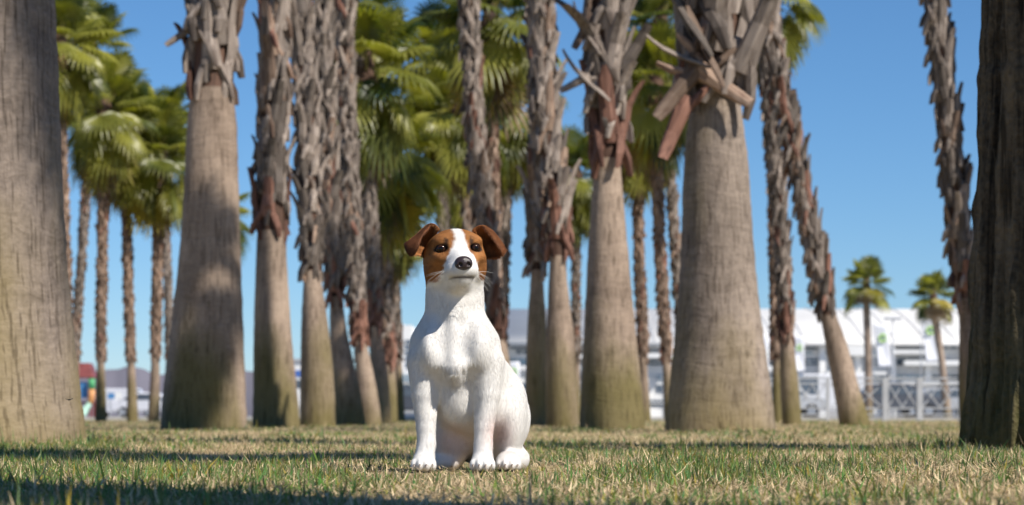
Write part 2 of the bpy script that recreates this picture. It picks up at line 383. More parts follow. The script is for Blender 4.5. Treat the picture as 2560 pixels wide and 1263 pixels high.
def frond_mesh(name, pet, R, nseg, el, droop, seed, spread=2.55):
    """fan leaf: petiole along +x rising at angle el, then a folded fan whose finger tips hang"""
    r = random.Random(seed); V = []; F = []; mi = []
    # petiole: bent 3-sided rod
    pts = []; a = el; p = Vector((0,0,0)); n = 5
    for i in range(n+1):
        pts.append(p.copy()); p = p + Vector((math.cos(a),0,math.sin(a)))*(pet/n); a -= droop*0.16
    pe = pts[-1]; dirx = Vector((math.cos(a),0,math.sin(a)))
    b = MB(); b.tube(pts, [0.022,0.016,0.013,0.011,0.010,0.009], 4); V += b.v; F += b.f; mi += [1]*len(b.f)
    side = Vector((0,1,0)); up = dirx.cross(side)*-1
    if up.z < 0: up = -up
    for k in range(nseg):
        f = (k+0.5)/nseg*2-1; ang = f*spread; half = spread/nseg
        ln = R*(1.0 - 0.28*abs(f)**2)*r.uniform(0.9,1.06)
        def pt(rho, da, lift):
            an = ang+da; d = dirx*math.cos(an) + side*math.sin(an)
            q = pe + d*(rho*ln) + up*lift*ln
            s_ = max(0.0, rho-0.25); q.z -= droop*0.55*ln*s_*s_ + 0.10*ln*rho*rho*abs(math.sin(an))
            return q
        i0 = len(V)
        rho1 = 0.58
        c0 = pt(0.02,0,0.0); l1 = pt(rho1,-half*0.98,-0.012); m1 = pt(rho1,0,0.035); r1 = pt(rho1,half*0.98,-0.012)
        l2 = pt(0.83,-half*0.42,0.0); m2 = pt(0.83,0,0.012); r2 = pt(0.83,half*0.42,0)
        tip = pt(1.0,0,0.0); tip.z -= 0.10*ln*(0.5+r.random())
        V += [tuple(q) for q in (c0,l1,m1,r1,l2,m2,r2,tip)]
        fs = [(0,1,2),(0,2,3),(1,4,5,2),(2,5,6,3),(4,7,5),(5,7,6)]
        F += [tuple(i0+i for i in f_) for f_ in fs]; mi += [0]*len(fs)
    me = bpy.data.meshes.new(name); me.from_pydata([tuple(v) for v in V], [], F); me.update()
    me.polygons.foreach_set('material_index', np.array(mi, np.int32))
    return me
FR = []
for i,(el, dr) in enumerate(((1.25,0.15),(0.95,0.3),(0.62,0.5),(0.28,0.8),(-0.1,1.0),(-0.55,1.0),(-1.0,0.8))):
    FR.append(frond_mesh('frond', 0.60, 0.54, 26, el, dr, i))
for me in FR: me.materials.append(M['leaf']); me.materials.append(M['petiole'])
def alt(me, mat):
    c = me.copy(); c.materials.clear(); c.materials.append(M[mat]); c.materials.append(M['petiole']); return c
FRY = [alt(me, 'leaf_yellow') for me in FR]; FRD = [alt(me, 'leaf_dead') for me in FR]
_cm = MB(); _cm.tube([(0,0,-0.25),(0,0,0.05),(0,0,0.35),(0,0,0.6)], [0.13,0.17,0.10,0.01], 8)

def crown(parent, pos, size, n, seed, tilt=(0,0), low=6, dead=2, yellow=2):
    r = random.Random(seed)
    me = bpy.data.meshes.new('crown'); me.from_pydata(_cm.v, [], _cm.f); me.materials.append(M['fibre'])
    c = link('crown', me, None, parent, pos); c.scale = (size,)*3; c.rotation_euler = (tilt[0], tilt[1], 0)
    for k in range(n):
        t = k/(n-1); lv = min(6, int(t*(low+0.99))); 
        src = FR
        if k >= n-dead: src = FRD
        elif n-dead-yellow-3 <= k < n-dead-3 : src = FRY
        o = link('frond', src[lv], None, c); az = k*2.39996 + r.uniform(-0.25,0.25)
        o.rotation_euler = (r.uniform(-0.25,0.25), r.uniform(-0.15,0.15), az); s = r.uniform(0.82,1.12); o.scale = (s,s,s)
        o.location = (0,0,0.22-0.35*t)
    return c

PALMS = []
BOOTR = {'hug': 0.66, 'mid': 0.68, 'wild': 0.76}
def palm(label, d, path, boot_py=None, boot='hug', bw=0.10, bl=0.28, crown_z=None, crown_size=1.0, nfr=24, seed=0, bark='bark', n=28, fiss=0.0, lump=0.03,
         step=0.07, red=0.35, low=6, group='palm trees of the grove', boot_top=None, yellow=2, cap=300, redmat='boot_red', greymat='boot_grey', lean_top=None, zfoot=None):
    """path: photograph pixels (x centre, y, width) from the foot upwards, all at distance d"""
    s = FPX/d; P = []
    for (px, py, w) in path:
        v = at(px, py, d); P.append((v, w/2/s))
    base = Vector((P[0][0].x, d, 0.0))
    if zfoot is not None: base.z = zfoot
    P = [(Vector((P[0][0].x, d, -0.12)), P[0][1]*1.02)] + [q for q in P if q[0].z > 0.0] if P[0][0].z > 0.0 else [(Vector((P[0][0].x, d, -0.12)), P[0][1])] + P[1:]
    ztop_path = P[-1][0].z
    if crown_z and crown_z > ztop_path:
        a, bq = P[-2][0], P[-1][0]; sl = (bq-a)/max(0.1,(bq.z-a.z)); sl.x = max(-0.15, min(0.15, sl.x))
        if lean_top is not None: sl.x = lean_top
        P.append((Vector((bq.x+sl.x*(crown_z-bq.z)*0.6, d, crown_z)), P[-1][1]*0.9))
    root = empty('palm_tree', base); tag(root, label, 'palm', group); PALMS.append(root)
    zb = None if boot_py is None else at(0, boot_py, d).z
    if zb is not None: P = [(v_, r_*(1.0 if v_.z < zb-0.15 else BOOTR[boot])) for v_, r_ in P]
    me, zz, cx, cy, rr = trunk_mesh(P, base, n, step, lump, fiss, seed)
    tr = link('trunk', me, [M[bark], M['fibre']], root)
    if zb is not None:
        nz = len(zz)-1; mi = np.repeat((zz[:-1] > zb).astype(np.int32), n); me.polygons.foreach_set('material_index', mi)
        zt = min(zz[-1]-0.05, at(0,0,d).z + 0.35) if boot_top is None else boot_top
        r = random.Random(seed+50); rmean = float(np.interp((zb+zt)/2, zz, rr))
        na = max(4, int(2*math.pi*rmean/(bw*1.25))); dz = bl*0.48
        rows = int((zt-zb)/dz)+1
        while rows*na > cap: dz *= 1.08; rows = int((zt-zb)/dz)+1
        for i in range(rows):
            z = zb + bl*0.42 + i*dz
            for k in range(na):
                th = 2*math.pi*(k + 0.5*(i%2) + r.uniform(-0.18,0.18))/na; zq = z + r.uniform(-0.25,0.25)*dz
                R = float(np.interp(zq, zz, rr)); x0 = float(np.interp(zq, zz, cx)); y0 = float(np.interp(zq, zz, cy))
                fr = (zq-zb)/max(0.3,(zt-zb)); u = r.random()
                mat = redmat if u < (0.95 if fr*(zt-zb) < red else 0.05) else ('boot_tan' if u > 0.92 else greymat)
                bm_ = boots_of(boot, mat)[r.randrange(4)]
                o = link('leaf_base', bm_, None, tr)
                o.location = (x0 + R*0.97*math.cos(th) - base.x, y0 + R*0.97*math.sin(th) - base.y, zq - base.z)
                o.rotation_euler = (r.uniform(-0.22,0.22), r.uniform(-0.04,0.12), th)
                sc = r.uniform(0.85,1.15); o.scale = (bw/0.1*r.uniform(0.8,1.2), bw/0.1*sc, bl/0.30*r.uniform(0.8,1.25))
    if crown_z:
        zc = min(crown_z, zz[-1]); crown(root, (float(cx[-1])-base.x, float(cy[-1])-base.y, zc-base.z), crown_size, nfr, seed+9, low=low, yellow=yellow)
    return root, tr

# near trunks
palm('huge smooth grey palm trunk cut off by the left edge of the frame', 8.2, [(-130,1100,690),(-130,1040,660),(-130,900,640),(-125,650,580),(-122,350,545),(-120,0,500)], crown_z=7.5, nfr=14, seed=1, bark='bark_grey', n=64, step=0.03, lump=0.015)
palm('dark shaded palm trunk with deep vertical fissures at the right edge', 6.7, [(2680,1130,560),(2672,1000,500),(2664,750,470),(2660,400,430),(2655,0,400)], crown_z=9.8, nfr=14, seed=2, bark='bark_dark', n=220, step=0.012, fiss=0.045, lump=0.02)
# the row of big palms
T2 = palm('stout palm with grey leaf stubs high up, second trunk from left', 17.0, [(510,1085,226),(510,1000,212),(518,850,185),(526,600,148),(530,300,122),(528,150,122),(524,0,132)], boot_py=235, boot='mid', bw=0.17, bl=0.42, crown_z=9.5, nfr=16, seed=3, n=48, step=0.04, red=0.14)
palm('slim palm with rusty band midway, just right of the stout trunk', 20.0, [(690,1080,126),(688,1000,112),(681,850,96),(678,650,78),(680,400,80),(690,0,82)], boot_py=590, boot='mid', bw=0.13, bl=0.36, crown_z=10, nfr=16, seed=4, n=36, red=0.22)
palm('palm with shaggy grey stubs, leaning left of a close twin trunk', 22.0, [(795,1078,92),(793,950,84),(786,800,66),(780,680,58),(770,400,56),(752,0,56)], boot_py=690, boot='mid', bw=0.11, bl=0.32, crown_z=8.5, nfr=16, seed=5, red=0.10)
palm('slender palm twin with a rusty collar at its lower stubs', 24.0, [(880,1075,80),(868,980,66),(848,850,48),(840,750,44),(820,400,48),(806,0,50)], boot_py=760, boot='mid', bw=0.11, bl=0.30, crown_z=8.5, nfr=16, seed=6, red=0.22)
palm('thin brown palm curving right at its foot, third of the clump', 27.0, [(930,1070,58),(918,980,52),(900,850,44),(888,700,42),(868,300,44),(860,0,48)], boot_py=860, boot='hug', bw=0.11, bl=0.28, crown_z=9, nfr=16, seed=7)
palm('dark thin palm at the right of the clump with low hanging crown', 32.0, [(958,1066,46),(950,950,44),(935,800,42),(922,500,40),(914,240,42)], boot_py=830, boot='hug', bw=0.11, bl=0.30, crown_z=at(0,215,32).z, crown_size=1.0, nfr=42, seed=8)
palm('shaded palm at the clump edge nearest the white building', 36.0, [(976,1064,38),(972,950,38),(966,800,36),(962,600,34),(958,450,34)], boot_py=920, boot='hug', bw=0.11, bl=0.30, crown_z=at(0,420,36).z, crown_size=1.0, nfr=42, seed=10)
palm('tall thin palm rising behind the head of the dog', 24.0, [(1262,1072,70),(1252,950,62),(1240,800,50),(1222,650,46),(1192,400,48),(1172,0,52)], boot_py=850, boot='hug', bw=0.10, bl=0.28, crown_z=8.5, nfr=16, seed=11)
palm('rusty thin palm with a crown just above, right of the tall one', 34.0, [(1240,1066,44),(1238,900,40),(1234,600,36),(1226,300,36),(1226,160,38)], boot_py=900, boot='hug', bw=0.11, bl=0.30, crown_z=at(0,90,34).z, crown_size=1.0, nfr=42, seed=12, greymat='boot_tan', yellow=4)
palm('palm with pale stubs and rusty throat, right of the dog', 21.0, [(1406,1080,82),(1404,980,80),(1400,850,72),(1394,680,62),(1398,560,66),(1386,450,66),(1358,250,64),(1350,0,60)], boot_py=640, boot='mid', bw=0.12, bl=0.33, crown_z=10.5, nfr=16, seed=13, red=0.30)
palm('plain slim palm nearest the right side of the dog', 23.0, [(1338,1078,58),(1340,950,54),(1342,800,48),(1342,700,44),(1340,560,50),(1352,300,50),(1362,0,50)], boot_py=690, boot='mid', bw=0.11, bl=0.30, crown_z=10.5, nfr=16, seed=14, red=0.1)
T12 = palm('palm with spiky upturned leaf stubs left of the broad grey trunk', 17.5, [(1532,1085,168),(1530,1000,158),(1524,850,134),(1520,650,104),(1518,430,88),(1518,250,92),(1514,0,100)], boot_py=400, boot='wild', bw=0.15, bl=0.42, crown_z=10, nfr=16, seed=15, n=44, step=0.04, red=0.32)
T15 = palm('broad grey palm with large broken leaf stubs dangling at its throat', 15.0, [(1800,1085,290),(1800,1000,262),(1798,850,222),(1794,650,184),(1790,400,160),(1788,250,158),(1790,100,168),(1790,0,176)], boot_py=205, boot='wild', bw=0.22, bl=0.55, crown_z=10, nfr=16, seed=16, bark='bark_grey', n=56, step=0.035, red=0.12)
palm('straighter of two crossing palms right of the broad trunk', 27.0, [(1982,1068,50),(1972,950,46),(1964,800,42),(1954,600,38),(1936,400,36),(1918,200,36),(1908,0,38)], boot_py=850, boot='hug', bw=0.09, bl=0.27, crown_z=7, nfr=16, seed=17, red=0.3)
palm('strongly leaning palm that crosses its straighter neighbour', 25.0, [(2145,1070,84),(2118,980,66),(2088,850,56),(2068,780,54),(2040,650,50),(1990,400,44),(1945,200,40),(1918,0,42)], boot_py=790, boot='hug', bw=0.11, bl=0.31, crown_z=7.5, nfr=16, seed=18, red=0.1)
palm('leaning palm before open sky beside the dark right trunk', 20.0, [(2432,1078,64),(2426,950,60),(2418,800,56),(2414,700,64),(2400,600,62),(2386,450,58),(2366,250,54),(2336,0,50)], boot_py=760, boot='mid', bw=0.11, bl=0.30, crown_z=7, nfr=16, seed=19, red=0.2)
def stub(tree, px, py, d, ang, size, mat, out=2, depth=-0.12, wide=1.0):
    """one large broken leaf stub standing off a trunk; ang = screen angle of its tip"""
    root, tr = tree; c = at(px, py, d+depth); o = link('leaf_base', boots_of('mid', mat)[out], None, tr); o.location = c - root.location
    o.rotation_euler = Euler((0, 0, 0)); o.rotation_mode = 'XYZ'
    R_ = Matrix.Rotation(rad(ang-90)*-1, 4, 'Y') @ Matrix.Rotation(rad(-90 if ang < 90 or ang > 270 else 90)*0.5 - rad(45), 4, 'Z')
    o.rotation_euler = R_.to_euler(); o.scale = (size*1.3, size*1.5*wide, size*1.55)
for (px, py, an, sz, mt) in ((1715,250,-112,0.85,'boot_red'),(1745,165,-128,0.9,'boot_tan'),(1740,170,-35,0.85,'boot_tan'),(1715,150,160,0.6,'boot_grey'),(1855,170,68,1.1,'boot_grey'),(1760,130,118,1.0,'boot_tan'),(1720,60,125,1.0,'boot_grey')):
    stub(T15, px, py, 15.0, an, sz, mt, depth=-0.22)
for (px, py, an, sz, mt) in ((1478,215,140,0.7,'boot_grey'),(1470,190,-150,0.5,'boot_grey'),(1560,170,60,0.75,'boot_grey'),(1480,40,-118,0.6,'boot_tan'),(1472,95,125,0.6,'boot_grey')):
    stub(T12, px, py, 17.5, an, sz, mt, depth=-0.1)
for (px, py, an, sz, mt) in ((475,70,-142,0.45,'boot_grey'),(470,15,120,0.7,'boot_grey'),(590,20,62,0.7,'boot_tan')):
    stub(T2, px, py, 17.0, an, sz, mt, depth=-0.05)
# palms that stand outside the picture on the sunny side and throw their shade into it
def shader(label, x, y, H, r, seed, nfr=26, size=1.0):
    root = empty('palm_tree', (x, y, 0)); tag(root, label, 'palm', 'palms outside the picture'); b0 = Vector((x,y,0))
    me, zz, cx, cy, rr = trunk_mesh([(Vector((x,y,-0.1)), r*1.5), (Vector((x,y,0.5)), r*1.2), (Vector((x,y,1.5)), r), (Vector((x,y,H)), r*0.8)], b0, 24, 0.12, 0.03, 0, seed)
    link('trunk', me, [M['bark']], root); crown(root, (0,0,H), size, nfr, seed)
SDX, SDY = math.sin(rad(SUN_AZ)), -math.cos(rad(SUN_AZ)); TAN = math.tan(rad(SUN_EL))
def shade_on(label, tx, ty, tz, H, r, seed, side=0.0, **kw):
    k = (H-tz)/TAN; shader(label, tx + SDX*k + SDY*-side, ty + SDY*k + SDX*side, H, r, seed, **kw)
shade_on('palm out of view that shades the stout left trunk', -2.17, 17.0, 0.70, 8.0, 0.12, 61, side=-0.42, size=0.72, nfr=34)
shade_on('palm out of view that shades the slim trunk with the rusty band', -1.95, 20.0, 0.5, 8.4, 0.12, 62, side=-0.55, size=0.45)
shade_on('palm out of view that shades the left palm clump', -1.55, 24.0, 0.7, 9.2, 0.16, 63, side=0.35, size=0.75)
shade_on('palm out of view that shades the back of the clump', -1.75, 31.0, 1.6, 11.0, 0.16, 64, side=0.3)
shade_on('palm out of view that shades the top of the huge left trunk', -1.56, 7.95, 2.15, 9.0, 0.13, 65, side=0.5, size=1.0, nfr=26)
shade_on('slender palm out of view that shades the lawn left of the dog', -0.80, 5.9, 0.0, 8.0, 0.075, 68, size=0.55, nfr=34)
shader('thick palm out of view close to the dark right trunk', 1.64+SDX*3.1, 6.78+SDY*3.1, 11.2, 0.40, 66)
shader('thick palm out of view right behind the camera', -0.62+SDX*4.6, 2.98+SDY*4.6, 8.0, 0.36, 67)
# thin palms far back, with their crowns in view
def thin(label, d, path, ycrown, size, seed, nfr=42, low=6, boot_py=900, **kw):
    palm(label, d, path, boot_py=boot_py, boot='hug', bw=0.10, bl=0.26, crown_z=at(0,ycrown,d).z, crown_size=size, nfr=nfr, seed=seed, low=low, n=16, red=0.0, group='thin palms at the back of the grove', **kw)
thin('thin palm half hidden behind the huge left trunk', 42, [(172,1062,34),(168,800,26),(158,500,24),(152,260,26)], 140, 1.0, 21, greymat='boot_tan')
thin('thin palm just right of the coloured play tower, first of three', 45, [(252,1060,32),(252,900,28),(254,700,26),(260,360,28)], 300, 1.05, 22, greymat='boot_tan')
thin('middle one of three thin palms between play tower and stout trunk', 46, [(332,1060,30),(326,850,24),(320,700,24),(314,430,26)], 360, 1.0, 23, greymat='boot_tan')
thin('thin palm with low crown just left of the stout trunk, last of three', 46, [(384,1060,32),(390,850,26),(394,650,26),(400,470,30)], 420, 1.0, 24, greymat='boot_tan')
thin('very thin palm curving close behind the stout trunk', 55, [(416,1058,22),(424,850,20),(416,600,20),(410,420,20)], 330, 1.0, 25)
thin('far palm whose crown peeks out right of the stout trunk', 60, [(540,1056,22),(540,800,20),(540,620,20)], 560, 1.0, 26)
thin('thin palm in the gap behind the dark clump', 44, [(1000,1060,28),(996,900,26),(985,700,24),(982,640,24)], 560, 0.9, 27)
thin('background palm left of the tall one above the dog', 40, [(1176,1062,30),(1176,800,28),(1172,560,28),(1150,330,28)], 300, 0.95, 28)
thin('background palm filling the gap above the ear of the dog', 48, [(1120,1060,26),(1140,800,26),(1160,500,26)], 420, 1.05, 29)
thin('far palm with crown behind the spiky stubbed palm', 50, [(1440,1058,24),(1440,800,22),(1440,520,24)], 460, 0.95, 30)
thin('left one of two thin palms just left of the broad grey trunk', 42, [(1614,1062,30),(1606,850,26),(1598,650,26),(1594,440,28)], 330, 0.98, 31, greymat='boot_tan')
thin('right one of two thin palms just left of the broad grey trunk', 40, [(1676,1062,30),(1664,850,28),(1650,650,28),(1642,380,30)], 240, 1.0, 32, greymat='boot_tan')
thin('palm hidden behind the crossing pair with crown at the top', 38, [(1945,1064,30),(1940,850,26),(1935,500,26),(1930,200,28)], 10, 0.95, 33, greymat='boot_tan')
thin('background palm with high crown between dog and dark clump', 42, [(1112,1062,28),(1112,850,26),(1106,500,26),(1098,300,26)], 170, 0.95, 34)
thin('background palm with mid height crown right of the tall palm', 44, [(1252,1060,26),(1256,850,24),(1262,600,24),(1270,450,24)], 300, 1.1, 36)
thin('background palm with high crown behind the thin brown clump', 40, [(906,1064,28),(900,850,26),(888,500,26),(882,300,26)], 40, 1.1, 37)
thin('background palm whose crown shows above the left thin pair', 44, [(1715,1060,28),(1705,850,26),(1680,500,26),(1662,300,26)], 90, 1.1, 38)
thin('background palm with high crown beside the huge left trunk', 50, [(186,1058,24),(190,850,22),(214,500,22),(222,300,22)], 150, 1.15, 39)
for (nm, px, py, pyt, d, sz, sd_) in (('left of two small palms standing before the white hall', 2166, 722, 760, 90, 1.12, 41), ('right of two small palms standing before the white hall', 2336, 750, 786, 95, 1.12, 42)):
    palm(nm, d, [(px+6 if sd_ == 41 else px+34,1047,22),(px+4 if sd_ == 41 else px+18,900,18),(px,pyt,18)], boot_py=None, crown_z=at(0,py,d).z, crown_size=sz*0.9, nfr=30, seed=sd_, n=12, step=0.2, group='small palms before the hall', low=4)


# ------------------------------------------------------------------ the dog
class Field:
    """signed distance field on a grid, smooth unions of rounded cones and ellipsoids, skinned by surface nets"""
    def __init__(s, lo, hi, h):
        s.h = h; s.lo = np.array(lo, np.float64); s.n = np.ceil((np.array(hi)-s.lo)/h).astype(int)+1
        s.g = np.full(tuple(s.n), 0.5, np.float32)
        s.ax = [s.lo[i] + h*np.arange(s.n[i]) for i in range(3)]
    def sub(s, lo, hi):
        a = np.clip(np.floor((np.array(lo)-s.lo)/s.h).astype(int), 0, s.n); b = np.clip(np.ceil((np.array(hi)-s.lo)/s.h).astype(int)+1, 0, s.n)
        sl = tuple(slice(a[i], b[i]) for i in range(3))
        return sl, np.meshgrid(*[s.ax[i][sl[i]] for i in range(3)], indexing='ij')
    def blend(s, sl, d, k, op):
        g = s.g[sl]
        if op == 'add':
            h = np.clip(0.5+0.5*(g-d)/k, 0, 1); s.g[sl] = (g*(1-h)+d*h - k*h*(1-h)).astype(np.float32)
        else:
            d = -d; h = np.clip(0.5-0.5*(g-d)/k, 0, 1); s.g[sl] = (g*(1-h)+d*h + k*h*(1-h)).astype(np.float32)
    def cone(s, a, b, r1, r2, k=0.015, op='add'):
        a = np.array(a, float); b = np.array(b, float); m = max(r1, r2)+k+0.012
        sl, (x,y,z) = s.sub(np.minimum(a,b)-m, np.maximum(a,b)+m)
        ab = b-a; t = np.clip(((x-a[0])*ab[0]+(y-a[1])*ab[1]+(z-a[2])*ab[2])/max(1e-9,ab@ab), 0, 1)
        d = np.sqrt((x-a[0]-t*ab[0])**2+(y-a[1]-t*ab[1])**2+(z-a[2]-t*ab[2])**2) - (r1+(r2-r1)*t)
        s.blend(sl, d, k, op)
    def ell(s, c, r, k=0.015, rot=None, op='add'):
        c = np.array(c, float); r = np.array(r, float); m = r.max()+k+0.012
        sl, (x,y,z) = s.sub(c-m, c+m)
        q = np.stack([x-c[0], y-c[1], z-c[2]], -1)
        if rot is not None: q = q @ np.array(rot)      # world -> local
        k0 = np.sqrt(((q/r)**2).sum(-1)); k1 = np.sqrt(((q/r**2)**2).sum(-1))
        d = k0*(k0-1.0)/np.maximum(k1, 1e-6)
        s.blend(sl, d, k, op)
    def skin(s):
        g = s.g; ins = g < 0; nx,ny,nz = g.shape
        cnt = np.zeros((nx-1,ny-1,nz-1), np.int8); pos = np.zeros((nx-1,ny-1,nz-1,3), np.float32); ne = np.zeros((nx-1,ny-1,nz-1), np.int8)
        def C(a, dx, dy, dz): return a[dx:nx-1+dx, dy:ny-1+dy, dz:nz-1+dz]
        for dx in (0,1):
            for dy in (0,1):
                for dz in (0,1): cnt += C(ins,dx,dy,dz)
        act = (cnt > 0) & (cnt < 8); I = np.argwhere(act); 
        P = np.zeros((len(I),3)); N = np.zeros(len(I)); i,j,k = I.T
        cs = [(0,0,0),(1,0,0),(0,1,0),(1,1,0),(0,0,1),(1,0,1),(0,1,1),(1,1,1)]
        for p in range(8):
            for ax in range(3):
                if cs[p][ax]: continue
                q = list(cs[p]); q[ax] = 1
                va = g[i+cs[p][0], j+cs[p][1], k+cs[p][2]]; vb = g[i+q[0], j+q[1], k+q[2]]
                m = (va < 0) != (vb < 0); t = np.where(m, va/np.where(m, va-vb, 1), 0)
                for c in range(3): P[:,c] += np.where(m, cs[p][c] + (t if c == ax else 0), 0)
                N += m
        P = (P/N[:,None] + I)*s.h + s.lo
        id_ = np.full(act.shape, -1, np.int64); id_[act] = np.arange(len(I))
        Q = []
        for ax in range(3):
            a = ins; sl0 = [slice(1,-1)]*3; sl0[ax] = slice(0,-1); sl1 = list(sl0); sl1[ax] = slice(1,None)
            A = a[tuple(sl0)]; B = a[tuple(sl1)]; E = np.argwhere(A != B)
            flip = A[tuple(E.T)]
            E = E + np.array([0 if c == ax else 1 for c in range(3)])
            o = [c for c in range(3) if c != ax]
            def cell(d1, d2):
                e = E.copy(); e[:,o[0]] += d1; e[:,o[1]] += d2; return id_[tuple(e.T)]
            q = np.stack([cell(-1,-1), cell(0,-1), cell(0,0), cell(-1,0)], -1)
            if ax == 1: q = q[:, ::-1]
            q = np.where(flip[:,None], q, q[:, ::-1]); Q.append(q)
        return P, np.concatenate(Q)

DOG_X = (1160-CX)/(FPX/DOGD)
def dpx(px, py, y=0.0):
    """photograph pixel at the dog's distance -> dog coordinates"""
    k = (DOGD+y)/FPX
    return np.array([(px-CX)*k - DOG_X, y, CAM_H + (HORY-py)*k])
HEAD = np.array([-0.0150, -0.030, 0.3925]); YAW = rad(9); PIT = rad(-1)
Rz = np.array([[math.cos(YAW), -math.sin(YAW), 0], [math.sin(YAW), math.cos(YAW), 0], [0,0,1]])
Rx = np.array([[1,0,0],[0, math.cos(PIT), math.sin(PIT)],[0, -math.sin(PIT), math.cos(PIT)]])
ROLL = rad(-2); Ry = np.array([[math.cos(ROLL),0,math.sin(ROLL)],[0,1,0],[-math.sin(ROLL),0,math.cos(ROLL)]])
HR = Rz @ Rx @ Ry                        # head -> dog
def hd(x, y, z): return HEAD + HR @ np.array([x, y, z], float)

GROOVES = []
F = Field((-0.16,-0.17,-0.012), (0.17,0.33,0.48), 0.0026)
# trunk
F.cone((-0.017,0.004,0.212), (0.018,0.105,0.130), 0.074, 0.082, 0.02)
F.cone((0.018,0.105,0.130), (0.034,0.165,0.095), 0.082, 0.088, 0.03)
F.ell((-0.060,0.005,0.203), (0.036,0.050,0.060), 0.022)
F.ell((0.028,0.005,0.203), (0.036,0.050,0.060), 0.022)
F.ell((-0.049,-0.040,0.220), (0.033,0.040,0.050), 0.014, rot=np.array(Euler((0,0.22,0)).to_matrix()))           # breast, two muscles with a groove between
F.ell((0.022,-0.040,0.222), (0.035,0.040,0.052), 0.014, rot=np.array(Euler((0,-0.22,0)).to_matrix()))
F.ell((-0.015,-0.060,0.188), (0.025,0.024,0.027), 0.020)           # breastbone
F.ell((-0.014,-0.002,0.138), (0.037,0.044,0.044), 0.024)           # brisket
F.ell((0.004,0.035,0.115), (0.055,0.06,0.045), 0.03)
for (a_, b_, r_) in (((-0.044,-0.074,0.268),(-0.036,-0.087,0.203),0.017), ((0.008,-0.074,0.264),(-0.001,-0.088,0.214),0.017),
                     ((-0.042,-0.076,0.168),(-0.044,-0.056,0.115),0.012), ((0.014,-0.076,0.168),(0.012,-0.056,0.115),0.012)): GROOVES.append((a_, b_, r_))
# neck
F.cone((-0.017,0.006,0.250), (-0.016,-0.002,0.345), 0.056, 0.0455, 0.022)
F.cone((-0.021,-0.054,0.205), (-0.016,-0.028,0.318), 0.016, 0.028, 0.013)
F.cone((-0.045,-0.012,0.285), (-0.058,-0.006,0.235), 0.014, 0.030, 0.025)
F.cone((0.012,-0.012,0.285), (0.026,-0.006,0.235), 0.014, 0.030, 0.025)
# hindquarters
F.ell((0.080,0.092,0.086), (0.034,0.072,0.082), 0.018, rot=np.array(Euler((0.15,0.10,0.1)).to_matrix()))
F.ell((-0.026,0.095,0.074), (0.040,0.070,0.076), 0.018)
F.cone((0.098,0.10,0.020), (0.080,0.016,0.017), 0.022, 0.0175, 0.012)     # right hind foot
F.ell((0.080,0.004,0.0165), (0.023,0.026,0.0155), 0.012)
for q,(tx,ty) in enumerate(((0.064,-0.010),(0.075,-0.020),(0.087,-0.020),(0.097,-0.010))): F.ell((tx,ty,0.0115), (0.0068,0.012,0.0098), 0.004)
F.cone((-0.035,0.12,0.020), (-0.034,0.070,0.016), 0.022, 0.018, 0.012)    # left hind foot
F.ell((-0.034,0.058,0.015), (0.021,0.026,0.0145), 0.012)
F.cone((0.055,0.235,0.055), (0.080,0.300,0.018), 0.018, 0.008, 0.02)      # tail
# forelegs
def foreleg(xt, xm, xp, s, dy):
    F.cone((xt, -0.022+dy, 0.196), (xt+s*0.001, -0.030+dy, 0.138), 0.0345, 0.0250, 0.010)
    F.cone((xt+s*0.001, -0.030+dy, 0.138), (xm, -0.038+dy, 0.080), 0.0250, 0.0172, 0.003)
    F.cone((xm, -0.038+dy, 0.080), (xm-s*0.001, -0.042+dy, 0.050), 0.0172, 0.0164, 0.003)
    F.cone((xm-s*0.001, -0.042+dy, 0.050), (xp, -0.054+dy, 0.018), 0.0164, 0.0180, 0.004)
    F.ell((xp, -0.061+dy, 0.0150), (0.0200,0.024,0.0150), 0.010)
    for tx,ty in ((-0.0165,-0.070),(-0.0058,-0.080),(0.0058,-0.080),(0.0165,-0.070)):
        F.ell((xp+tx, ty+dy, 0.0120), (0.0066,0.0135,0.0108), 0.0035)
foreleg(-0.068, -0.0675, -0.0710, -1, 0.0)
foreleg(0.0400, 0.0365, 0.0345, 1, -0.004)
for a_, b_, r_ in GROOVES: F.cone(a_, b_, r_, r_*0.75, 0.018, 'sub')
# head
hr_ = HR
def he(c, r, k=0.012, op='add', e=(0,0,0)):
    F.ell(hd(*c), r, k, rot=hr_ @ np.array(Euler(e).to_matrix()), op=op)
def hc(a, b, r1, r2, k=0.012, op='add'): F.cone(hd(*a), hd(*b), r1, r2, k, op)
he((0,0.016,0.004), (0.0515,0.058,0.0385), 0.016)
he((0,-0.016,0.015), (0.043,0.036,0.026), 0.016)                    # flat forehead
for s in (-1,1):
    he((s*0.031,-0.002,-0.022), (0.0245,0.040,0.034), 0.016)         # cheek
    he((s*0.026,-0.033,0.0200), (0.0170,0.015,0.0095), 0.012)        # brow
    he((s*0.030,-0.034,-0.010), (0.018,0.026,0.014), 0.012)          # cheekbone
hc((0,-0.030,-0.010), (0,-0.088,-0.0235), 0.027, 0.0185, 0.016)      # muzzle bridge
hc((0,-0.025,-0.030), (0,-0.078,-0.034), 0.031, 0.0225, 0.016)
for s in (-1,1): he((s*0.0135,-0.080,-0.0330), (0.0150,0.022,0.0150), 0.009)    # lips
hc((0,-0.015,-0.050), (0,-0.074,-0.0500), 0.0270, 0.0135, 0.012)      # lower jaw
he((0,-0.082,-0.0515), (0.0135,0.012,0.0100), 0.008)
hc((0,0.02,-0.02), (0,0.03,-0.07), 0.045, 0.045, 0.025)
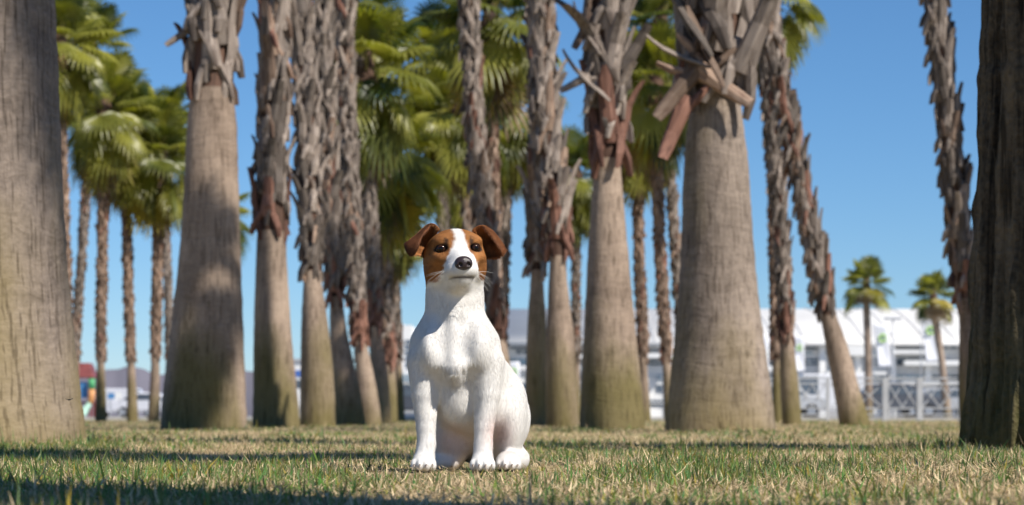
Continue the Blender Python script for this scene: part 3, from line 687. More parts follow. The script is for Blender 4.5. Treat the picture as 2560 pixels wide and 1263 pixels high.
# mouth line, eye openings
for s in (-1,1):
    F.cone(hd(0.000,-0.1035,-0.0460), hd(s*0.0165,-0.094,-0.0462), 0.0012, 0.0011, 0.002, 'sub')
    F.cone(hd(s*0.0165,-0.094,-0.0462), hd(s*0.0300,-0.060,-0.0505), 0.0011, 0.0004, 0.002, 'sub')
    he((s*0.0312,-0.0500,0.0068), (0.0116,0.012,0.0074), 0.004, 'sub', (0, s*0.24, s*0.5))
F.cone(hd(0,-0.1065,-0.038), hd(0,-0.1035,-0.0455), 0.001, 0.001, 0.002, 'sub')
P, Q = F.skin()
# two gentle smoothing passes
E = np.concatenate([Q[:,[0,1]], Q[:,[1,2]], Q[:,[2,3]], Q[:,[3,0]]])
def smooth(P, it, lam):
    for _ in range(it):
        s_ = np.zeros_like(P); n_ = np.zeros(len(P)); np.add.at(s_, E[:,0], P[E[:,1]]); np.add.at(n_, E[:,0], 1)
        P = P + lam*(s_/np.maximum(n_,1)[:,None]-P)
    return P
P = smooth(P, 2, 0.5)

# ears: interpolated patches with thickness, joined to the body mesh
def lag(ctrl, t):
    n = len(ctrl); ts = np.linspace(0,1,n); out = 0
    for i in range(n):
        w = np.ones_like(t)
        for j in range(n):
            if i != j: w = w*(t-ts[j])/(ts[i]-ts[j])
        out = out + w[:,None]*ctrl[i]
    return out
def patch(rows, nu=26, nv=18, th=0.0022):
    rows = [np.array([dpx(*p) for p in r]) for r in rows]
    u = np.linspace(0,1,nu); v = np.linspace(0,1,nv)
    R = np.stack([lag(r, u) for r in rows])                       # (k,nu,3)
    G = np.stack([lag(R[:,i], v) for i in range(nu)], 0)          # (nu,nv,3)
    du = np.gradient(G, axis=0); dv = np.gradient(G, axis=1); N = np.cross(du, dv); N /= np.maximum(np.linalg.norm(N, axis=-1, keepdims=True), 1e-9)
    edge = np.minimum(np.minimum(np.arange(nu)[:,None], nu-1-np.arange(nu)[:,None])/3.0+9*(np.arange(nu)[:,None] < nu//2), np.minimum(np.arange(nv)[None], nv-1-np.arange(nv)[None])/2.5).clip(0.15,1)
    A = (G + N*th*edge[...,None]).reshape(-1,3); B = (G - N*th*edge[...,None]).reshape(-1,3)
    id_ = np.arange(nu*nv).reshape(nu,nv); f = np.stack([id_[:-1,:-1], id_[1:,:-1], id_[1:,1:], id_[:-1,1:]], -1).reshape(-1,4)
    m = nu*nv; ring = np.concatenate([id_[:,0], id_[-1,1:], id_[-2::-1,-1], id_[0,-2:0:-1]]); r2 = np.roll(ring,-1)
    fs = np.stack([ring, ring+m, r2+m, r2], -1)
    return np.concatenate([A,B]), np.concatenate([f, f[:,::-1]+m, fs])
EARS = []
# viewer's left ear: open shell, then the tip folded over in front of it
EARS.append(patch([
    [(1070,650,-0.030),(1050,639,-0.034),(1036,637,-0.040),(1024,636,-0.044)],
    [(1078,618,-0.018),(1054,612,-0.004),(1036,612,-0.016),(1018,618,-0.038)],
    [(1086,592,-0.022),(1062,584,-0.008),(1044,592,-0.018),(1020,604,-0.038)],
    [(1100,574,-0.030),(1076,559,-0.032),(1052,576,-0.036),(1024,600,-0.040)]]))
EARS.append(patch([
    [(1080,562,-0.026),(1060,570,-0.034),(1040,588,-0.040),(1012,608,-0.038)],
    [(1074,569,-0.042),(1058,582,-0.052),(1036,602,-0.056),(1011,614,-0.046)],
    [(1070,574,-0.048),(1054,592,-0.060),(1038,617,-0.064),(1016,627,-0.052)],
    [(1066,578,-0.050),(1053,601,-0.062),(1041,630,-0.064),(1024,637,-0.050)]], th=0.0018))
# viewer's right ear
EARS.append(patch([
    [(1206,650,-0.026),(1224,646,-0.028),(1238,646,-0.034),(1250,643,-0.040)],
    [(1200,622,-0.012),(1224,622,-0.000),(1242,626,-0.014),(1258,634,-0.036)],
    [(1192,594,-0.016),(1216,590,-0.004),(1238,604,-0.016),(1262,626,-0.036)],
    [(1180,576,-0.024),(1208,564,-0.028),(1236,582,-0.034),(1264,622,-0.038)]]))
EARS.append(patch([
    [(1206,566,-0.024),(1226,573,-0.030),(1246,594,-0.036),(1266,623,-0.038)],
    [(1210,570,-0.036),(1229,581,-0.044),(1248,603,-0.048),(1263,628,-0.044)],
    [(1213,574,-0.042),(1231,590,-0.052),(1248,614,-0.054),(1259,633,-0.048)],
    [(1216,578,-0.044),(1232,598,-0.054),(1246,622,-0.055),(1255,638,-0.048)]], th=0.0018))
nb = len(P); allV = [P]; allF = [Q]; off = nb; earid = [np.zeros(nb, int)]
for i,(v,f) in enumerate(EARS):
    allV.append(v); allF.append(f+off); off += len(v); earid.append(np.full(len(v), i+1))
DV = np.concatenate(allV); DF = np.concatenate(allF); earid = np.concatenate(earid)

def coat(p, ear, seed=0):
    """markings of the coat by place on the body"""
    q = (p-HEAD) @ HR; x, y, z = q.T
    nz = (vnoise(p[:,0]*220, p[:,1]*220, p[:,2]*220)-0.5); nl = (vnoise(p[:,0]*60+5, p[:,1]*60, p[:,2]*60)-0.5)
    white = np.array([0.78,0.76,0.73]); tan = np.array([0.39,0.170,0.056]); dk = np.array([0.15,0.055,0.019]); blk = np.array([0.018,0.014,0.013])
    c = np.tile(white, (len(p),1))
    # faint pink where the coat is thin (belly, groin, inner thighs)
    pk = np.exp(-(((p[:,0]-0.062)/0.022)**2 + ((p[:,2]-0.070)/0.028)**2))*(p[:,1] < 0.10) + 0.8*np.exp(-(((p[:,0]+0.02)/0.04)**2 + ((p[:,2]-0.055)/0.035)**2))*(p[:,1] > -0.02)
    c = c*(1-0.55*pk[:,None].clip(0,1)) + np.array([0.72,0.44,0.38])*0.55*pk[:,None].clip(0,1)
    wz = np.interp(z + 0.0035*nz, [-0.07,-0.055,-0.040,-0.025,-0.010,0.005,0.020,0.045], [0.040,0.0385,0.0345,0.0290,0.0205,0.0135,0.0100,0.0090])
    wz = wz + 0.010*np.clip((-y-0.055)/0.03, 0, 2)       # the muzzle is white further out
    s = (np.abs(x-0.001) + 0.0055*nz + 0.003*nl - wz)/0.0022
    m = np.clip(s*0.5+0.5, 0, 1)
    low = np.clip((z + 0.052 - 0.006*nl + 0.35*np.clip(y-0.0,0,1))/0.004, 0, 1)     # throat and neck white
    m = m*low*(p[:,2] > 0.33)
    shade = np.clip(0.55 + 1.6*nl + 8*(y+0.02) + 0.8*nz, 0, 1)
    br = tan*(1-shade[:,None]*0.55) + dk*(shade[:,None]*0.55)
    c = c*(1-m[:,None]) + br*m[:,None]
    # dark rims of the eyes and the dark brow marks
    for sx in (-1,1):
        e = np.array([sx*0.0312, -0.046, 0.0070]); d = q-e
        de = np.sqrt((d[:,0]/0.0155)**2 + (d[:,1]/0.020)**2 + (d[:,2]/0.0092)**2); k = np.clip((1.05-de)/0.25, 0, 1)
        c = c*(1-k[:,None]) + blk*k[:,None]
        d = q-np.array([sx*0.0225, -0.048, 0.0190]); de = np.sqrt((d[:,0]/0.0050)**2 + (d[:,1]/0.02)**2 + (d[:,2]/0.0065)**2); k = 0.85*np.clip((1.1-de+nz*0.5)/0.5, 0, 1)
        c = c*(1-k[:,None]) + blk*1.5*k[:,None]
        d = q-np.array([sx*0.0215, -0.055, 0.001]); de = np.sqrt((d[:,0]/0.006)**2 + (d[:,1]/0.02)**2 + (d[:,2]/0.008)**2); k = 0.6*np.clip((1.1-de)/0.5, 0, 1)
        c = c*(1-k[:,None]) + dk*k[:,None]
    # lips and chin
    ml = np.interp(np.abs(x), [0,0.0165,0.032], [-0.0460,-0.0462,-0.0505]); k = np.clip(1.3-np.abs(z-ml)/0.0022, 0, 1)*(y < -0.06)*np.clip(1.9-np.abs(x)/0.014,0,1)
    c = c*(1-k[:,None]) + np.array([0.035,0.025,0.025])*k[:,None]
    k = 0.45*np.clip(1.2-np.abs(z-ml+0.001)/0.008, 0, 1)*(y < -0.075)*(0.6+0.8*nz); k = k.clip(0,1)
    c = c*(1-k[:,None]) + np.array([0.20,0.18,0.175])*k[:,None]
    # ears
    for e_, col in ((1,(0.30,0.125,0.045)),(2,(0.13,0.05,0.022)),(3,(0.34,0.13,0.042)),(4,(0.17,0.065,0.026))):
        mm = ear == e_
        if mm.any(): c[mm] = np.array(col)*(1+0.9*nl[mm,None]+0.5*nz[mm,None])
    # skin of the leather nose surround
    return np.clip(c, 0, 1)
DC = coat(DV, earid)
dog = empty('dog', (DOG_X, DOGD, 0.0)); tag(dog, 'sitting white dog with brown face patches and folded brown ears', 'dog')
me = mesh_np('body', DV, DF)
a = me.color_attributes.new('col', 'FLOAT_COLOR', 'POINT'); a.data.foreach_set('color', np.concatenate([DC, np.ones((len(DC),1))], 1).astype(np.float32).ravel())
body = link('body', me, M['fur_skin'], dog)

# short coat: single tapered hairs lying along the body
me.calc_loop_triangles()
T = np.empty(len(me.loop_triangles)*3, np.int32); me.loop_triangles.foreach_get('vertices', T); T = T.reshape(-1,3)
VN = np.empty(len(me.vertices)*3, np.float32); me.vertices.foreach_get('normal', VN); VN = VN.reshape(-1,3)
A_, B_, C_ = DV[T[:,0]], DV[T[:,1]], DV[T[:,2]]
ar = 0.5*np.linalg.norm(np.cross(B_-A_, C_-A_), axis=1)
cen = (A_+B_+C_)/3
ar = ar*np.where(cen[:,1] > 0.13, 0.4, 1.0)*np.where(cen[:,2] > 0.34, 1.8, 1.0)
rg = np.random.default_rng(3); NH = 190000
ti = rg.choice(len(T), NH, p=ar/ar.sum()); r1 = np.sqrt(rg.random(NH)); r2 = rg.random(NH); w0 = (1-r1)[:,None]; w1 = (r1*(1-r2))[:,None]; w2 = (r1*r2)[:,None]
t_ = T[ti]; Rt = DV[t_[:,0]]*w0 + DV[t_[:,1]]*w1 + DV[t_[:,2]]*w2
Nn = VN[t_[:,0]]*w0 + VN[t_[:,1]]*w1 + VN[t_[:,2]]*w2; Nn /= np.linalg.norm(Nn, axis=1, keepdims=True)+1e-9
Ec = earid[t_[:,0]]; hc_ = coat(Rt, Ec)
hq = (Rt-HEAD) @ HR; onhead = (Rt[:,2] > 0.335) & (Ec == 0)
flow = np.tile(np.array([0.0,0.25,-1.0]), (NH,1))
flow[:,0] += 0.5*np.sin(Rt[:,2]*40)*0.3 + (Rt[:,0]+0.014)*3.0
hflow = np.stack([hq[:,0]*14, np.full(NH, 1.0), 0.55*np.ones(NH)*np.sign(hq[:,2]+0.02)], -1) @ HR.T
flow = np.where(onhead[:,None], hflow, flow)
sw = (vnoise(Rt[:,0]*45, Rt[:,1]*45, Rt[:,2]*45)-0.5)[:,None]*np.array([[1.4,0.4,0.3]])
chest = np.exp(-(((Rt[:,0]+0.010)/0.028)**2 + ((Rt[:,2]-0.168)/0.022)**2))*(Rt[:,1] < -0.04)
ang = vnoise(Rt[:,0]*70, Rt[:,2]*70, 3.3)*9
sw = sw + chest[:,None]*1.6*np.stack([np.cos(ang), 0*ang, np.sin(ang)], -1)
flow = flow + sw + rg.normal(0, 0.16, (NH,3))
flow -= Nn*(flow*Nn).sum(1, keepdims=True); flow /= np.linalg.norm(flow, axis=1, keepdims=True)+1e-9
ln = np.where(onhead, 0.0045, 0.0068)*(0.6+0.8*rg.random(NH)); ln = np.where(onhead & (hq[:,1] < -0.06), 0.0032, ln); ln = np.where(Ec > 0, 0.0052, ln)
ln *= 1 + 0.5*chest; lift = 0.05 + 0.16*rg.random(NH) + 0.35*chest*rg.random(NH)
lowz = Rt[:,2] < 0.03; ln = np.where(lowz, 0.004, ln)
# no hair on the eyes, lips and nose
nose_d = np.linalg.norm((hq-np.array([0,-0.107,-0.0235]))/np.array([0.017,0.02,0.015]), axis=1) < 1.0
eye_d = np.minimum(*[np.linalg.norm((hq-np.array([s*0.0312,-0.048,0.008]))/np.array([0.0125,0.018,0.0082]), axis=1) for s in (-1,1)]) < 1.0
kp = ~(nose_d | eye_d); Rt, Nn, flow, ln, lift, hc_ = (a_[kp] for a_ in (Rt, Nn, flow, ln, lift, hc_)); NH = len(Rt)
side = np.cross(Nn, flow); wd = 0.00042*(0.7+0.6*rg.random(NH))[:,None]
d1 = flow*np.cos(lift)[:,None] + Nn*np.sin(lift)[:,None]
V0 = Rt - side*wd - Nn*0.0004; V1 = Rt + side*wd - Nn*0.0004; V2 = Rt + d1*ln[:,None]
Vh = np.stack([V0,V1,V2], 1).reshape(-1,3); Fh = np.arange(NH*3).reshape(-1,3)
hcv = hc_*(0.92+0.14*rg.random(NH))[:,None]
mh = mesh_np('fur', Vh, Fh, False); a = mh.color_attributes.new('col', 'FLOAT_COLOR', 'POINT')
cc = np.repeat(np.clip(hcv,0,0.93)[:,None,:], 3, 1).reshape(-1,3); a.data.foreach_set('color', np.concatenate([cc, np.ones((len(cc),1))], 1).astype(np.float32).ravel())
tag(link('fur', mh, M['fur'], dog), kind='stuff')

# nose leather
FN = Field(HEAD+np.array([-0.05,-0.16,-0.07]), HEAD+np.array([0.05,-0.04,0.04]), 0.0011)
def ne(c, r, k, op='add', e=(0,0,0)): FN.ell(hd(*c), r, k, rot=HR @ np.array(Euler(e).to_matrix()), op=op)
ne((0,-0.1015,-0.0195), (0.0150,0.0125,0.0105), 0.004)
ne((0,-0.1035,-0.0265), (0.0105,0.0100,0.0085), 0.005)
for s in (-1,1):
    ne((s*0.0085,-0.1035,-0.0240), (0.0072,0.0095,0.0075), 0.004)
    ne((s*0.0072,-0.1135,-0.0245), (0.0032,0.0048,0.0040), 0.002, 'sub', (0, s*0.5, 0))
    FN.cone(hd(s*0.0085,-0.113,-0.0255), hd(s*0.0145,-0.107,-0.0285), 0.0014, 0.0010, 0.0015, 'sub')
FN.cone(hd(0,-0.1165,-0.0225), hd(0,-0.1125,-0.036), 0.0007, 0.0009, 0.0015, 'sub')
pn, qn = FN.skin(); mn = mesh_np('nose', pn, qn)
m, nt, p = new_mat('nose_leather'); p.inputs['Base Color'].default_value = (0.032,0.020,0.021,1); p.inputs['Roughness'].default_value = 0.33; p.inputs['Specular IOR Level'].default_value = 0.55
tc = nd(nt, 'ShaderNodeTexCoord'); vo = nd(nt, 'ShaderNodeTexVoronoi', Scale=900.0); nt.links.new(tc.outputs['Object'], vo.inputs['Vector'])
bp = nd(nt, 'ShaderNodeBump', Strength=0.5, Distance=0.0006); nt.links.new(vo.outputs['Distance'], bp.inputs['Height']); nt.links.new(bp.outputs[0], p.inputs['Normal'])
link('nose', mn, m, dog)
# eyes
me_, nt, p = new_mat('eye_iris')
tc = nd(nt, 'ShaderNodeTexCoord'); vl = nd(nt, 'ShaderNodeVectorMath', operation='LENGTH'); mpn = nd(nt, 'ShaderNodeMapping'); mpn.inputs['Scale'].default_value = (1,0,1)
nt.links.new(tc.outputs['Object'], mpn.inputs[0]); nt.links.new(mpn.outputs[0], vl.inputs[0])
rr_ = ramp(nt, [(0.0,(0.004,0.003,0.003)), (0.36,(0.004,0.003,0.003)), (0.48,(0.040,0.015,0.006)), (0.66,(0.024,0.010,0.005)), (0.74,(0.008,0.006,0.006))])
mu = nd(nt, 'ShaderNodeMath', operation='MULTIPLY'); mu.inputs[1].default_value = 1/0.0102; nt.links.new(vl.outputs['Value'], mu.inputs[0]); nt.links.new(mu.outputs[0], rr_.inputs[0])
nt.links.new(rr_.outputs[0], p.inputs['Base Color']); p.inputs['Roughness'].default_value = 0.10; p.inputs['Specular IOR Level'].default_value = 0.3
bmE = bmesh.new(); bmesh.ops.create_uvsphere(bmE, u_segments=32, v_segments=20, radius=0.0102); mE = bpy.data.meshes.new('eye'); bmE.to_mesh(mE); bmE.free()
mE.polygons.foreach_set('use_smooth', np.ones(len(mE.polygons), bool)); mE.materials.append(me_)
for s in (-1,1):
    o = link('eye', mE, None, dog, tuple(hd(s*0.0300,-0.0388,0.0070))); o.rotation_euler = (rad(3), 0, YAW + s*0.22)
# whiskers
mW = plain('whisker_white', (0.85,0.85,0.82), 0.4, 0.02)
rw = random.Random(4)
for s in (-1,1):
    for i in range(7):
        a = hd(s*rw.uniform(0.016,0.023), rw.uniform(-0.088,-0.070), rw.uniform(-0.040,-0.026))
        L_ = rw.uniform(0.028,0.052); out = HR @ np.array([s*1.0, rw.uniform(-0.1,0.35), rw.uniform(-0.9,0.35)]); out /= np.linalg.norm(out)
        pts = [a + out*L_*t + np.array([0,0,-0.012*t*t]) for t in np.linspace(0,1,5)]
        b = MB(); b.tube(pts, [0.00022,0.0002,0.00017,0.00013,0.00006], 4); b.build('whisker', mW, dog, True)
# claws
mC = plain('claw_horn', (0.42,0.34,0.29), 0.4, 0.1)
def claw(x, y, z):
    b = MB(); b.tube([(x,y,z+0.002),(x,y-0.004,z+0.0015),(x,y-0.008,z-0.002)], [0.0022,0.0018,0.0004], 6); b.build('claw', mC, dog, True)
for xp, dy in ((-0.0710,0.0),(0.0345,-0.004)):
    for tx,ty in ((-0.0165,-0.070),(-0.0058,-0.080),(0.0058,-0.080),(0.0165,-0.070)): claw(xp+tx, ty+dy-0.0125, 0.0105)
for tx,ty in ((0.064,-0.010),(0.075,-0.020),(0.087,-0.020),(0.097,-0.010)): claw(tx, ty-0.011, 0.0095)

# ------------------------------------------------------------------ hall, buildings and things beyond the lawn
white = plain('white_render', (0.74,0.735,0.72), 0.7, 0.05, 0.3)
roofm = plain('white_roof_sheet', (0.70,0.69,0.67), 0.55, 0.06, 0.15)
steel = plain('galvanised_steel', (0.50,0.51,0.53), 0.5, 0.08, 4.0, metal=0.2)
glass = plain('window_glass', (0.10,0.125,0.16), 0.12, 0.25, 0.5, spec=0.6)
glass_pale = plain('window_glass_pale', (0.30,0.40,0.46), 0.15, 0.2, 0.5, spec=0.6)
conc = plain('grey_concrete', (0.34,0.34,0.355), 0.8, 0.15, 0.4)
louv = plain('grey_louvre', (0.45,0.46,0.48), 0.5, 0.1, 1.0)
rb = random.Random(21)
def boxp(name, mat, par, x0, x1, y0, y1, z0, z1, bev=0):
    b = MB(); b.box(x0, x1, y0, y1, z0, z1); return b.build(name, mat, par, bevel=bev)

# long white hall on the right; built in metres about its own foot
D = 220.0; S = FPX/D
def hx(px): return (px-CX)/S
def hz(py): return CAM_H + (HORY-py)/S
x0, x1 = hx(1262), hx(2760)
hall = empty('exhibition_hall', (0, D, 0)); tag(hall, 'long white hall with a curved roof behind the right palms', 'building')
eave = hz(856); top = CAM_H + (HORY-774)*(D+24.8)/FPX
b = MB(); prof = []
for i in range(9):
    t = i/8; prof.append((t*26.0, eave + (top-eave)*math.sin(t*math.pi/2)))
V = []; Fc = []
for (yy, zz_) in prof: V += [(x0-0.5, yy-1.2, zz_-(0.9 if yy == 0 else 0)), (x1+0.5, yy-1.2, zz_-(0.9 if yy == 0 else 0))]
V = []
for (yy, zz_) in prof: V += [(x0-0.6, yy-1.2, zz_), (x1+0.6, yy-1.2, zz_)]
for i in range(8): Fc.append((2*i, 2*i+1, 2*i+3, 2*i+2))
V += [(x0-0.6,-1.2,eave-0.35),(x1+0.6,-1.2,eave-0.35),(x0-0.6,24.8,eave-0.35),(x1+0.6,24.8,eave-0.35)]
n8 = 18; Fc += [(n8,n8+1,1,0),(n8,n8+2,n8+3,n8+1),(16,17,n8+3,n8+2),tuple([n8]+[2*i for i in range(9)]+[n8+2]),tuple([n8+1]+[2*i+1 for i in range(9)]+[n8+3])]
b.add(V, Fc); rf = b.build('roof', roofm, hall, True)
for i in range(1, 20):                                   # standing seams of the roof sheets
    xx = x0 + (x1-x0)*i/20
    b = MB(); b.tube([(xx, yy-1.2, zz_+0.03) for yy, zz_ in prof], 0.07, 4); b.build('roof_seam', roofm, rf)
wall = boxp('wall', white, hall, x0, x1, 0.6, 24, -0.1, eave-0.36)
rows = ((858,872),(876,884),(897,913),(938,950),(962,980),(1000,1016))
nbay = 17; bw_ = (x1-x0)/nbay
for i in range(nbay+1):
    xx = x0 + i*bw_; boxp('column', white, hall, xx-0.28, xx+0.28, -0.35, 0.58, -0.1, eave-0.37)
for i in range(nbay):
    for j,(ya,yb) in enumerate(rows):
        if rb.random() < 0.14: continue
        xa = x0 + i*bw_ + 0.3; xb = xa + bw_ - 0.6; cut = rb.choice((0,0,0,0.5,0.9)); 
        pa = boxp('window', glass if rb.random() < 0.65 else (louv if rb.random() < 0.6 else glass_pale), hall, xa+cut*rb.random(), xb-cut*rb.random(), 0.50, 0.597, hz(yb), hz(ya))
        if rb.random() < 0.6:
            boxp('window_bar', white, pa, xa, xb, 0.40, 0.497, (hz(ya)+hz(yb))/2-0.05, (hz(ya)+hz(yb))/2+0.05)
        if rb.random() < 0.7:
            k = rb.choice((1,2)); 
            for q in range(k):
                xm = xa + (xb-xa)*(q+1)/(k+1); boxp('mullion', white, pa, xm-0.05, xm+0.05, 0.41, 0.499, hz(yb), hz(ya))
for (xa, xb, ya, yb) in ((1380,1560,886,897),(1590,1690,884,896),(2110,2168,866,890),(2226,2330,876,886),(2255,2395,902,914),(1900,2000,916,928),(2060,2210,930,938),(2250,2500,955,963),(1280,1450,915,926),(2400,2700,890,900)):
    boxp('balcony', white, hall, hx(xa), hx(xb), -1.5, -0.36, hz(yb), hz(ya))
for (xa, xb) in ((1930,1990),(2030,2110),(2210,2270),(2300,2380),(1440,1600)):
    boxp('dock_door', conc, hall, hx(xa), hx(xb), 0.45, 0.59, 0.0, hz(990))

# banner flags of the forecourt, each with a green ring emblem
cloth = plain('banner_cloth', (0.80,0.80,0.83), 0.7, 0.03, 1.0); green = plain('banner_green', (0.36,0.62,0.10), 0.6, 0.05)
for (px, ya, yb, wpx, dd, lab) in ((1908,835,1000,26,160,'white banner with green ring peeking out right of the broad trunk'), (1998,842,930,24,160,'white banner with green ring between the two crossing palms'),
        (2203,812,918,34,150,'white banner with green ring right of the left small palm'), (2322,790,905,34,150,'white banner with green ring left of the right small palm'),
        (1284,905,985,30,160,'lavender white banner with green ring beside the dog flank'), (1672,862,960,24,165,'white banner with green ring behind the thin palms')):
    c = at(px, 1044, dd); s = FPX/dd; w_ = wpx/s/2; z1 = at(px,ya,dd).z; z0 = at(px,yb,dd).z
    bn = empty('banner_flag', (c.x, dd, 0.0)); tag(bn, lab, 'banner', 'banner flags before the hall')
    b = MB(); b.tube([(-w_-0.06,0,0),(-w_-0.06,0,z1*0.6),(-w_-0.06,0,z1+0.1)], 0.045, 8); b.build('pole', steel, bn, True)
    V = []; Fc = []; nxx = 6; nzz = 14
    for k in range(nzz+1):
        for i in range(nxx+1):
            t = k/nzz; u = i/nxx*2-1; sk = 0.35*(1-t)*(1 if px > 2100 else 0.2)
            V.append((u*w_+sk*0.6, 0.05*math.sin(u*2+t*4), z0+(z1-z0)*t))
    for k in range(nzz):
        for i in range(nxx): q = k*(nxx+1)+i; Fc.append((q,q+1,q+nxx+2,q+nxx+1))
    b = MB(); b.add(V, Fc); cl = b.build('cloth', cloth, bn, True); md = cl.modifiers.new('thick','SOLIDIFY'); md.thickness = 0.01
    zc = z0+(z1-z0)*0.68; b = MB(); ring = [(math.cos(a)*w_*0.5+0.07*(px > 2100), -0.085, zc+math.sin(a)*w_*0.5) for a in np.linspace(0.4, 2*math.pi-0.2, 20)]
    b.tube(ring, w_*0.13, 6); b.build('emblem', green, cl, True)
# lamp post before the hall
lp = at(2232, 1042, 140); o = empty('street_lamp', (lp.x, 140, 0)); tag(o, 'slim grey lamp post in front of the white hall', 'street lamp')
b = MB(); zt = at(0,800,140).z; b.tube([(0,0,0),(0,0,zt*0.5),(0,0,zt)], [0.09,0.07,0.05], 8); b.build('pole', steel, o, True)
b = MB(); b.box(-0.5,0.5,-0.16,0.16,zt+0.003,zt+0.16); b.build('lamp_head', steel, o, bevel=0.04)

# pale barrier fence at the end of the lawn, right
DF_ = 50.0; s50 = FPX/DF_
fence = empty('barrier_fence', (at(2170,1040,DF_).x, DF_, 0)); fx = fence.location.x; tag(fence, 'pale grey barrier fence with crossed braces at the lawn edge', 'fence')
posts = [1860,1991,2069,2213,2299,2400,2530,2660]
pm = plain('fence_paint', (0.44,0.45,0.47), 0.5, 0.08, 3.0)
def fz(py): return CAM_H + (HORY-py)/s50
X_ = [(p_-CX)/s50 - fx for p_ in posts]
for i,xx in enumerate(X_):
    w_ = 0.12 if i in (1,3,4,6) else 0.07; boxp('post', pm, fence, xx-w_/2, xx+w_/2, -w_/2, w_/2, -0.05, fz(936 if i == 1 else 944))
for i in range(len(X_)-1):
    xa, xb = X_[i]+0.062, X_[i+1]-0.062
    for (py, t) in ((946,0.035),(959,0.028),(1021,0.03),(1036,0.03)):
        boxp('rail', pm, fence, xa, xb, -t/2, t/2, fz(py)-t/2, fz(py)+t/2)
    zt, zb_ = fz(961), fz(1019); nx_ = max(2, int((xb-xa)/0.62))
    for k in range(nx_):
        a0 = xa + (xb-xa)*k/nx_; a1 = xa + (xb-xa)*(k+1)/nx_
        b = MB(); b.bar((a0,-0.022,zt), (a1,-0.022,zb_), 0.016, 0.024); b.build('brace', pm, fence)
        b = MB(); b.bar((a0,0.022,zb_), (a1,0.022,zt), 0.016, 0.024); b.build('brace', pm, fence)

# white block left of the dog
D2 = 180.0; S2 = FPX/D2
def bx(px): return (px-CX)/S2
def bz(py): return CAM_H + (HORY-py)/S2
blk = empty('white_building', (0, D2, 0)); tag(blk, 'white block with glazed lower floors left of the dog', 'building')
boxp('wall', white, blk, bx(925), bx(1030), 0, 12, bz(930), bz(813))
boxp('wall', white, blk, bx(1030.2), bx(1070), 0.5, 12, bz(930), bz(832))
boxp('parapet', white, blk, bx(960), bx(1006), 1, 6, bz(812.9), bz(808))
for r_ in range(5):
    for (xa,xb) in ((1014,1028),(940,955)):
        ya = 850 + r_*15; w_ = boxp('window', glass, blk, bx(xa), bx(xb), -0.05, -0.003, bz(ya+9), bz(ya)); boxp('sill', conc, w_, bx(xa), bx(xb), -0.14, -0.053, bz(ya+10), bz(ya+9.1))
boxp('lower_wall', white, blk, bx(905), bx(1110), -2, 11.9, -0.1, bz(930.2))
for r_,(ya,yb) in enumerate(((937,955),(962,975),(982,998))):
    for k in range(7):
        xa = 908 + k*28; boxp('window', glass_pale, blk, bx(xa), bx(xa+25), -2.06, -2.003, bz(yb), bz(ya))
    boxp('ledge', conc, blk, bx(903), bx(1112), -2.5, -2.07, bz(yb+4), bz(yb+2))
boxp('canopy', plain('terracotta_canopy', (0.42,0.24,0.16), 0.7), blk, bx(985), bx(1100), -3.4, -2.51, bz(1010), bz(1004))
# small far building in the gap between two trunks
D3 = 240.0; S3 = FPX/D3
sm_ = empty('far_building', ((735-CX)/S3, D3, 0)); tag(sm_, 'small far white building with a blue band between two trunks', 'building')
def sz(py): return CAM_H + (HORY-py)/S3
boxp('wall', white, sm_, -1.8, 2.6, 0, 8, -0.1, sz(905)); boxp('roof', conc, sm_, -2.0, 2.8, -0.2, 8.2, sz(904.9), sz(897))
boxp('blue_band', plain('blue_paint', (0.06,0.14,0.42), 0.5), sm_, -1.8, 2.6, -0.08, -0.003, sz(942), sz(926))
for k in range(3): boxp('window', glass, sm_, -1.5+k*1.35, -0.5+k*1.35, -0.06, -0.003, sz(970), sz(950))

# play tower far left
D4 = 130.0; S4 = FPX/D4
pt = empty('play_tower', ((208-CX)/S4, D4, 0)); tag(pt, 'far play tower with red roof and green and orange tube', 'play tower')
red = plain('red_plastic', (0.22,0.06,0.055), 0.45); blue = plain('blue_plastic', (0.07,0.22,0.45), 0.45); grn = plain('green_plastic', (0.08,0.36,0.14), 0.45); org = plain('orange_plastic', (0.62,0.28,0.10), 0.45)
def pz(py): return CAM_H + (HORY-py)/S4
b = MB(); b.add([(-0.9,-0.9,pz(946)),(0.75,-0.9,pz(946)),(0.75,0.75,pz(946)),(-0.9,0.75,pz(946)),(-0.5,-0.5,pz(908)),(0.45,-0.5,pz(908)),(0.45,0.45,pz(908)),(-0.5,0.45,pz(908))], [(3,2,1,0),(4,5,6,7),(0,1,5,4),(1,2,6,5),(2,3,7,6),(3,0,4,7)]); b.build('roof', red, pt, bevel=0.05)
for xx in (-0.65,0.5):
    for yy in (-0.65,0.5): boxp('post', red, pt, xx-0.06, xx+0.06, yy-0.06, yy+0.06, -0.02, pz(946.1))
boxp('panel', blue, pt, -0.58, 0.36, -0.66, -0.60, pz(995), pz(955)); boxp('deck', red, pt, -0.58, 0.43, -0.58, 0.43, pz(1010), pz(1004))
b = MB(); b.tube([(0.62,-0.9,pz(948)),(0.62,-0.9,pz(974))], 0.18, 12); b.build('tube_upper', grn, pt, True)
b = MB(); b.tube([(0.62,-0.9,pz(974.1)),(0.60,-0.9,pz(995)),(0.52,-1.0,pz(1010))], [0.18,0.19,0.14], 12); b.build('tube_lower', org, pt, True)
b = MB(); b.tube([(0.5,-1.0,pz(1010.1)),(0.35,-1.6,pz(1030)),(0.3,-2.2,pz(1036))], [0.14,0.2,0.2], 10); b.build('slide', plain('pale_green_plastic', (0.4,0.62,0.5), 0.5), pt, True)
